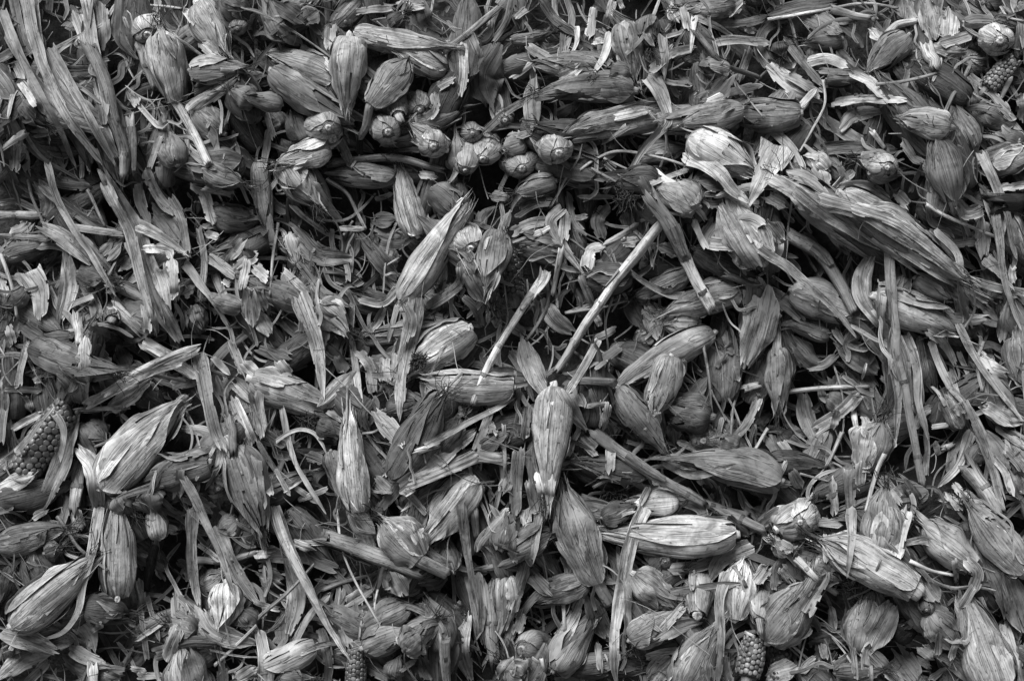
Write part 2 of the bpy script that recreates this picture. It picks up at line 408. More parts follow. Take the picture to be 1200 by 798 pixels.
# ------------------------------------------------------------------ ears
def dents(r, k=1.0):
    ks = [(r.integers(1, 4), r.uniform(1, 4), r.random() * 6.3, r.random() * 6.3, r.normal(0, .05) * k) for _ in range(5)]
    return lambda th, t: sum(a * np.cos(m * th + p1) * np.cos(n * np.pi * t + p2) for m, n, p1, p2, a in ks)
def lay_ear(B2, T2, R, r, tilt=0, pix=None, pct=70, flat=.86, shanked=False, calm=False):
    """drops an ear on the heap; returns its butt, tip, profile"""
    p = r.uniform(.28, .42); a = r.uniform(1.35, 2.0); tp = r.uniform(.10, .20); s0 = r.uniform(.12, .20)
    if shanked: p = r.uniform(.52, .62); a = r.uniform(1.6, 2.2); s0 = min(.6, shanked / R * 1.12)
    prof = lambda t: ear_profile(t, R, p, a, tp, s0, shanked)
    dent = dents(r, .45 if calm else 1.0); prof.__dict__['dent'] = dent
    if pix is not None: B2 = ppos(*pix[0])[:2]; T2 = ppos(*pix[1])[:2]
    for it in range(3):
        d = T2 - B2; L2 = max(np.linalg.norm(d), 1e-4); d = d / L2; nr = np.array([-d[1], d[0]])
        if tilt >= 15:
            L3 = max(2.3 * R * 2, L2 / math.cos(math.radians(tilt)))
            uu = B2 + d * min(R * .5, L2 * .5)
            hb = float(np.mean(hm(uu[0] + np.linspace(-.8, .8, 9) * R * nr[0], uu[1] + np.linspace(-.8, .8, 9) * R * nr[1]))) + R * 1.0
            ht = hb - math.sqrt(max(L3 ** 2 - L2 ** 2, 0))
        else:
            ts = np.linspace(.04, .96, 22); ks = np.linspace(-.85, .85, 9)
            rad = prof(ts)
            uu = B2[0] + d[0] * ts[:, None] * L2 + nr[0] * ks[None, :] * rad[:, None]
            vv = B2[1] + d[1] * ts[:, None] * L2 + nr[1] * ks[None, :] * rad[:, None]
            g = hm(uu, vv); bot = -np.sqrt(np.clip(1 - ks ** 2, 0, 1))[None, :] * rad[:, None] * flat
            need = g - bot
            line = np.percentile(need, 70, axis=1)
            sl, ic = np.polyfit(ts, line, 1, w=rad / R + .2)
            sl = float(np.clip(sl, -.22 * L2, .22 * L2)) + (0 if tilt == 0 else -math.tan(math.radians(tilt)) * L2)
            o = float(np.percentile(need - sl * ts[:, None], pct))
            hb = o; ht = o + sl
        if pix is not None:
            B2 = P(pix[0][0], pix[0][1], hb)[:2]; T2 = P(pix[1][0], pix[1][1], ht)[:2]
    B = np.array([B2[0], B2[1], hb]); T = np.array([T2[0], T2[1], ht])
    # record its top in the height map
    ts = np.linspace(0, 1, 70); ks = np.linspace(-1, 1, 25); rad = prof(ts)
    ax = B + (T - B) * ts[:, None]; d = (T - B)[:2]; d = d / (np.linalg.norm(d) + 1e-9); nr = np.array([-d[1], d[0]])
    top = ax[:, 2, None] + np.sqrt(np.clip(1 - ks ** 2, 0, 1))[None, :] * rad[:, None] * flat
    splat(ax[:, 0, None] + nr[0] * ks * rad[:, None], ax[:, 1, None] + nr[1] * ks * rad[:, None], top)
    return B, T, prof
def ear_frame(B, T):
    X = (T - B) / np.linalg.norm(T - B); Z = np.array([0, 0, 1.0]); Z = Z - X * (Z @ X); Z /= np.linalg.norm(Z); Y = np.cross(Z, X)
    m = Matrix.Identity(4)
    for i in range(3): m[i][0] = X[i]; m[i][1] = Y[i]; m[i][2] = Z[i]; m[i][3] = B[i]
    return m
def core_mesh(L, prof, tone, r, nt=16, na=14, flat=.86, t1=.97):
    ts = np.concatenate([[.002, .008, .022, .05], np.linspace(.09, t1, nt - 4)]); th = np.linspace(0, 2 * np.pi, na, endpoint=False)
    R = prof(np.array([.4]))[0]
    rad = prof(ts)[:, None] * (1 + .04 * np.sin(th * 5 + r.random() * 6)[None, :]) * .97
    if hasattr(prof, 'dent'): rad = rad * (1 + prof.dent(th[None, :], ts[:, None]))
    rad[0] *= .2; rad[-1] *= .2
    v = np.stack([np.broadcast_to(ts[:, None] * L, rad.shape), rad * np.cos(th), rad * np.sin(th) * flat], -1).reshape(-1, 3)
    lf = np.stack([np.broadcast_to(th * R, rad.shape) + r.random() * 9, np.broadcast_to(ts[:, None] * L, rad.shape) + r.random() * 9, np.full(rad.shape, tone)], -1).reshape(-1, 3)
    return v, grid_quads(nt, na, True), lf

def make_ear(pix, wpx, tone, tilt, shank, r, calm=False):
    calm = calm or tilt >= 15
    R = wpx * PXM / 2 * (.92 if tilt < 15 else 1)
    B, T, prof = lay_ear(None, None, R, r, tilt, pix, shanked=shank[1] * PXM / 2 if shank is not None and shank[1] > 8 else 0, calm=calm)
    L = float(np.linalg.norm(T - B)); fr = ear_frame(B, T)
    e = empty('corn_ear', M_PILE @ fr)
    flat = r.uniform(.66, .95); by, bz = np.clip(r.normal(0, .13), -.22, .22), r.normal(0, .05)
    if calm: by *= .5; flat = .5 * flat + .45
    def bend(v):
        x = np.clip(v[:, 0] / L, 0, 1.3); f = (x - .5) ** 2 - .25
        v = v.copy(); v[:, 1] += by * f * L; v[:, 2] += bz * f * L; return v
    v, q, lf = core_mesh(L, prof, tone * .85, r, flat=flat)
    o = mesh_obj('inner_husk', bend(v), q, lf, MAT_HUSK, e)
    n = 4 if R < .02 else 5
    ph0 = r.random() * 6.28; end_open = r.random()
    for i in range(n):
        phi = ph0 + i * 2.4 + r.normal(0, .2)
        t1 = r.choice([r.uniform(.85, 1.08), r.uniform(1.08, 1.3)], p=[.7, .3]) if i < n - 1 else r.uniform(.62, 1.04)
        if calm: t1 = r.uniform(.94, 1.12)
        peel = 0.0
        if i >= n - 3 and math.sin(phi) > -.4 and not calm: peel = r.choice([0, .15, .4, .9], p=[.35, .3, .22, .13])
        v, q, lf = husk_shell(L, prof, phi, r.uniform(1.15, 1.75), .0006 + .0011 * i, .003 + .006 * r.random(), t1, tone, r, peel=peel, flat=flat, var=.2 if tilt >= 15 else .35 if calm else 1.0, slit=tilt < 15)
        mesh_obj('husk_layer', bend(v), q, lf, MAT_HUSK, e)
    inv = np.array(fr.inverted())
    if shank is not None:
        pts, sw = shank
        rad = sw * PXM / 2
        wp = [B + (T - B) * .07, B]
        hh = B[2]
        for k, (x, y) in enumerate(pts[1:]):
            hh = max(float(hm(*ppos(x, y)[:2])) + rad * .6, hh - .03) if tilt < 20 else hh
            wp.append(P(x, y, hh))
        wp = catmull(np.array(wp), .006)
        wl = np.column_stack([wp, np.ones(len(wp))]) @ inv.T
        rr = rad * np.interp(np.linspace(0, 1, len(wl)), [0, .06, .12, 1], [1.1, 1.18, 1.0, .9])
        v, q, lf = tube(wl[:, :3], rr, 12, min(.9, tone * .98), r, .08, True, .9, .4)
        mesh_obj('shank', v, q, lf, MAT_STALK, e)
        for k in range(0, len(wp)): splat(wp[k:k + 1, 0], wp[k:k + 1, 1], wp[k:k + 1, 2] + rad)
    else:                                           # broken-off stub
        rad = R * r.uniform(.16, .26); ln = R * r.uniform(.06, .30)
        pts = np.array([(.05 * L, 0, 0), (0, 0, 0), (-ln * .4, r.normal(0, .1) * ln, 0), (-ln, r.normal(0, .2) * ln, 0)])
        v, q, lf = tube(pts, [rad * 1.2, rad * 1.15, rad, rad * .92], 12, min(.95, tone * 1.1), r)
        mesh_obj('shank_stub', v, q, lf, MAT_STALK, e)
    for _ in range(int(r.choice([0, 1, 1, 2])) if not calm else 0):      # torn husk hanging loose from the ear
        b2, t2 = np.array(pix[0]), np.array(pix[1]); d = t2 - b2; Lp = np.linalg.norm(d); d = d / Lp; nn = np.array([-d[1], d[0]])
        if r.random() < .7: st, dr = b2 + d * Lp * r.uniform(.45, .8), d
        else: st, dr = b2 + d * Lp * r.uniform(.05, .3), -d
        st = st + nn * wpx * r.uniform(-.35, .35); ln = Lp * r.uniform(.35, .8); sw = r.normal(0, .45); g = np.array([0, .25])
        pl = [st + (dr * q_ + nn * sw * q_ ** 2 + g * q_ ** 2) * ln for q_ in (0, .35, .7, 1.0)]
        fw = wpx * r.uniform(.18, .45) * PXM
        v, q, lf, _m = ribbon(pl, fw, fw * r.uniform(.25, .7), tone * r.uniform(.8, 1.15), r, nc=9, beta=.5)
        v = (np.column_stack([v, np.ones(len(v))]) @ inv.T)[:, :3]
        mesh_obj('loose_husk', v, q, lf, MAT_LEAF, e)
    if r.random() < (.15 if calm else .6):                             # a few silks left at the tip
        bag = Bag()
        for k in range(16):
            n_ = 7; d = np.array([1, r.normal(0, .5), r.normal(0, .4)]); pts = np.array([L * .97, 0, 0]) + np.linspace(0, 1, n_)[:, None] * d * R * r.uniform(.7, 1.8) + np.column_stack([snoise(n_, 3, R * .15, r) for _ in range(3)])
            bag.add(*tube(pts, np.full(n_, .0007), 3, .25, r, 0, False))
        bag_o = mesh_obj('silk', np.vstack(bag.v), np.vstack(bag.q), np.vstack(bag.l), MAT_SILK, o); bag_o['kind'] = 'stuff'
    return e, (B + T) / 2

def make_cob(pix, wpx, tone, r):
    R = wpx * PXM / 2 * .88
    B, T, _ = lay_ear(None, None, R, r, 0, pix, flat=1.0)
    L = float(np.linalg.norm(T - B)); fr = ear_frame(B, T)
    e = empty('corn_cob', M_PILE @ fr)
    prof = lambda t: R * (.62 + .38 * np.sin(np.clip(np.asarray(t, float) * .80 + .16, 0, 1) * np.pi) ** .7)
    v, q, lf = core_mesh(L, lambda t: prof(t) * .80, .4, r, flat=1.0, t1=1.0)
    mesh_obj('cob_core', v, q, lf, MAT_COBCORE, e)
    pitch = max(.0078, R * .34); rows = max(8, int(2 * np.pi * R / (pitch * 1.12))); cols = int(L / pitch)
    bag = Bag()
    a = np.array([.22, .62, 1.05, 1.6]); b = np.linspace(0, 2 * np.pi, 8, endpoint=False)
    gf = dents(r); gap = lambda a_, t_: gf(a_, t_ * 2.5) > .16
    for i in range(rows):
        for k in range(cols):
            if r.random() < .03 or gap(th0 := 2 * np.pi * i / rows, k / cols): continue
            t = (k + .5 + r.normal(0, .05) + .35 * (i % 2)) / cols
            if t > .99: continue
            th = 2 * np.pi * i / rows + r.normal(0, .012) + .12 * t; rd = prof(t)
            ctr = np.array([t * L, math.cos(th) * rd * .86, math.sin(th) * rd * .86])
            er = np.array([0, math.cos(th), math.sin(th)]); et = np.array([0, -math.sin(th), math.cos(th)]); ex = np.array([1.0, 0, 0])
            s = r.uniform(.80, 1.08); rd = rd * r.uniform(.97, 1.02); wt = rd * math.pi / rows * 1.06 * s; wx = pitch * .56 * s; wz = pitch * r.uniform(.18, .34)
            pts = (ex * 1)[None, None] * (np.sin(a)[:, None] ** .45 * np.cos(b))[..., None] * wx + et[None, None] * (np.sin(a)[:, None] ** .45 * np.sin(b))[..., None] * wt + er[None, None] * (np.cos(a)[:, None] * np.ones(8))[..., None] * wz
            vv = (ctr + pts).reshape(-1, 3)
            qq = grid_quads(4, 8, True)
            qq = np.vstack([qq, [[3, 2, 1, 0], [7, 4, 3, 0], [7, 6, 5, 4]]])
            tn = max(.01, tone * tone * r.uniform(.45, 1.5))
            bag.add(vv, qq, np.column_stack([np.full(len(vv), r.random() * 9) + vv[:, 0], vv[:, 1] + r.random(), np.full(len(vv), tn)]))
    k_o = mesh_obj('kernels', np.vstack(bag.v), np.vstack(bag.q), np.vstack(bag.l), MAT_KERNEL, e); k_o['kind'] = 'stuff'
    v, q, lf = tube(np.array([(.03 * L, 0, 0), (-.01, 0, 0), (-.02, .001, 0)]), [R * .4, R * .36, R * .3], 10, .5, r)
    mesh_obj('shank_stub', v, q, lf, MAT_STALK, e)
    return e, (B + T) / 2

def make_leaf(pts, w0, w1, tone, z, r, name):
    v, q, lf, mid = ribbon(pts, w0 * PXM, w1 * PXM, tone, r, nc=13 if w0 > 14 else 9 if w0 > 7 else 5, raise_=.012 if z >= 10 else .006 if z == 9 else .003, beta={11: .92, 10: .9, 9: .85, 8: .75, 7: .6}.get(z, .45),
                           taper=(r.uniform(.7, 1), r.uniform(.15, .45)) if w1 < w0 * .7 else None)
    o = mesh_obj(name, v - mid, q, lf, MAT_LEAF, None, M_PILE @ Matrix.Translation(Vector(mid)))
    return o, mid

def make_stalk(pts, w, tone, r, name, stiff=12, nodes=True, two=None):
    R = w * PXM / 2
    c, nr = lay_path(pts, R, .95 if nodes else .85, .005, R * .8); n = len(c)
    hz = smooth1(c[:, 2], max(1, n // 4)); hz += max(0, np.percentile(c[:, 2] - hz, 80)); c[:, 2] = hz
    c += np.column_stack([snoise(n, max(3, n // 10), R * .10, r), snoise(n, max(3, n // 10), R * .10, r), np.zeros(n)])
    splat(c[:, 0], c[:, 1], c[:, 2] + R * .8)
    mid = c[n // 2].copy(); t = np.linspace(0, 1, n)
    rad = R * (1.08 - .30 * t) * (1 + snoise(n, max(3, n // 7), .06, r))
    tn = tone * (1 + snoise(n, 4, .12, r))
    if two: tn = np.where(t < .56, two[0], two[1]) * (1 + snoise(n, 4, .06, r))
    jt = []
    if nodes and n > 14:
        jt = [two and .56 or r.uniform(.35, .6)] + ([r.uniform(.75, .9)] if n > 40 else [])
        for j in jt:
            g = np.exp(-((t - j) * n * .005 / .004) ** 2); rad = rad * (1 + .12 * g)
    e = empty(name, M_PILE @ Matrix.Translation(Vector(mid)))
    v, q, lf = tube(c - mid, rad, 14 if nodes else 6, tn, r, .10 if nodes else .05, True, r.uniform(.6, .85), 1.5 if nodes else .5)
    stem = mesh_obj('stem', v, q, lf, MAT_STALK, e)
    for j in jt:
        k = int(j * (n - 1)); k0 = max(0, k - 1); k1 = min(n - 1, k + 1)
        seg = np.linspace(0, 1, 4)[:, None] * (c[k1] - c[k0]) * .7 + c[k0] - mid
        v, q, lf = tube(seg, rad[k] * np.array([.99, 1.03, 1.03, .99]), 12, tone * .6, r, .10, False, .8)
        mesh_obj('joint_ring', v, q, lf, MAT_STALK, stem)
    if nodes and n > 18 and R > .006:                # remains of a leaf sheath on the stem
        k = r.integers(2, n // 2); m = min(n - k, r.integers(8, 18)); cc = c[k:k + m] - mid
        if m > 5:
            tg = np.gradient(cc, axis=0); tg /= np.linalg.norm(tg, axis=1)[:, None]
            s = np.cross(np.array([0, 0, 1.0]), tg); s /= np.linalg.norm(s, axis=1)[:, None]; b = np.cross(tg, s)
            a0 = r.uniform(0, 3.1); th = np.linspace(a0, a0 + 1.8, 7); q01 = np.linspace(0, 1, m)
            rr = (rad[k:k + m, None] * (1.12 + .25 * q01[:, None] ** 2) + .0008) * np.ones((1, 7))
            th2 = a0 + .9 + (th - a0 - .9)[None, :] * (1 - .6 * q01[:, None] ** 2)
            v = cc[:, None] + s[:, None] * (rr * np.cos(th2))[..., None] + b[:, None] * (rr * np.sin(th2))[..., None]
            lf = np.stack([th2 * R + 3, np.broadcast_to(q01[:, None] * m * .005, th2.shape), np.full(th2.shape, tone * .95)], -1)
            mesh_obj('leaf_sheath', v.reshape(-1, 3), grid_quads(m, 7), lf.reshape(-1, 3), MAT_LEAF, stem)
    return e, mid

def make_silk(px, py, w, r):
    h0 = ppos(px, py)[2] + .016; c = P(px, py, h0); R = w * PXM / 2; bag = Bag()
    for k in range(190):
        n = 9; a = r.random() * 6.28; st = np.array([r.normal(0, .35) * R, r.normal(0, .35) * R, r.uniform(-.2, .35) * R])
        d = np.array([math.cos(a), math.sin(a), r.normal(0, .25)]) * R * r.uniform(.5, 1.2)
        pts = st + np.linspace(0, 1, n)[:, None] * d + np.column_stack([np.cumsum(snoise(n, 4, R * .06, r)) for _ in range(3)])
        bag.add(*tube(pts, np.linspace(.0013, .0007, n), 3, .2, r, 0, False))
    return mesh_obj('corn_silk', np.vstack(bag.v), np.vstack(bag.q), np.vstack(bag.l), MAT_SILK, None, M_PILE @ Matrix.Translation(Vector(c))), c

# ------------------------------------------------------------------ buried layer: what shows only in the gaps
def rand_uv(margin=1.12):
    while True:
        u = rng.uniform(-.9, .9) * margin; v = rng.uniform(-.62, .66) * margin
        return np.array([u, v])
def scatter_shreds(count, lmin, lmax, wmin, wmax, tmin, tmax, seed, bag, margin=1.15, nc=4, raise_=0.0, keep=None, beta=.35):
    r = np.random.default_rng(seed)
    n = 0
    while n < count:
        u, v = r.uniform(-.95, .95) * margin, r.uniform(-.62, .68) * margin
        n += 1
        if keep is not None and not keep(u, v, r): continue
        a = r.normal(-1.15, .75) + (np.pi if r.random() < .5 else 0); L = lmin + (lmax - lmin) * r.random() ** 2; w = wmin + (wmax - wmin) * r.random() ** 2
        m = 5; bend = r.normal(0, .55); ang = a + np.linspace(-bend, bend, m + 1) + r.normal(0, .28 if w > .004 else .10, m + 1)
        pts = np.vstack([[0, 0], np.cumsum(np.column_stack([np.cos(ang), np.sin(ang)]) * L / (m + 1), axis=0)])[:m + 1] + [u, v]
        vv, q, lf, _ = ribbon(pts, w, w * r.uniform(.5, 1.1), r.uniform(tmin, tmax), r, nc=nc, beta=beta, local=True, raise_=raise_)
        bag.add(vv, q, lf)
deep = Bag()
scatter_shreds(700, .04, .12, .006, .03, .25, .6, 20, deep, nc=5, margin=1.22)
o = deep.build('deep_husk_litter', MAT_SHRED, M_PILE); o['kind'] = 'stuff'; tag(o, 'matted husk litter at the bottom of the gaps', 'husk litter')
bag = Bag()
for k in range(330):
    c0 = rand_uv(1.22); a = rng.normal(-1.2, .9) + (np.pi if rng.random() < .5 else 0); L = rng.uniform(.13, .19)
    d = np.array([math.cos(a), math.sin(a)]) * L / 2
    R = rng.uniform(.022, .033); r = np.random.default_rng(9000 + k)
    B, T, prof = lay_ear(c0 - d, c0 + d, R, r, 0, None, 60)
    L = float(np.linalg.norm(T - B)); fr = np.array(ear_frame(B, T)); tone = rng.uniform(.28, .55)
    parts = [core_mesh(L, prof, tone, r, 14, 12)] + [husk_shell(L, prof, r.random() * 6.3, 1.4, .001 + .001 * i, .02, r.uniform(.9, 1.08), tone, r, 16, 11) for i in range(3)]
    for v, q, lf in parts: bag.add((np.column_stack([v, np.ones(len(v))]) @ fr.T)[:, :3], q, lf)
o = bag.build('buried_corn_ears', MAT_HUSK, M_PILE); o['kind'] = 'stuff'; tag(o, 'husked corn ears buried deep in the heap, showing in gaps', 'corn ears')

bag = Bag()
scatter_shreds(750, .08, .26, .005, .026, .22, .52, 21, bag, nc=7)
scatter_shreds(700, .05, .22, .0018, .008, .3, .68, 22, bag, nc=3)
scatter_shreds(500, .05, .20, .001, .0024, .35, .75, 23, bag, nc=3)
o = bag.build('husk_litter', MAT_SHRED, M_PILE); o['kind'] = 'stuff'; tag(o, 'torn husk and leaf litter filling the gaps between the ears', 'husk litter')

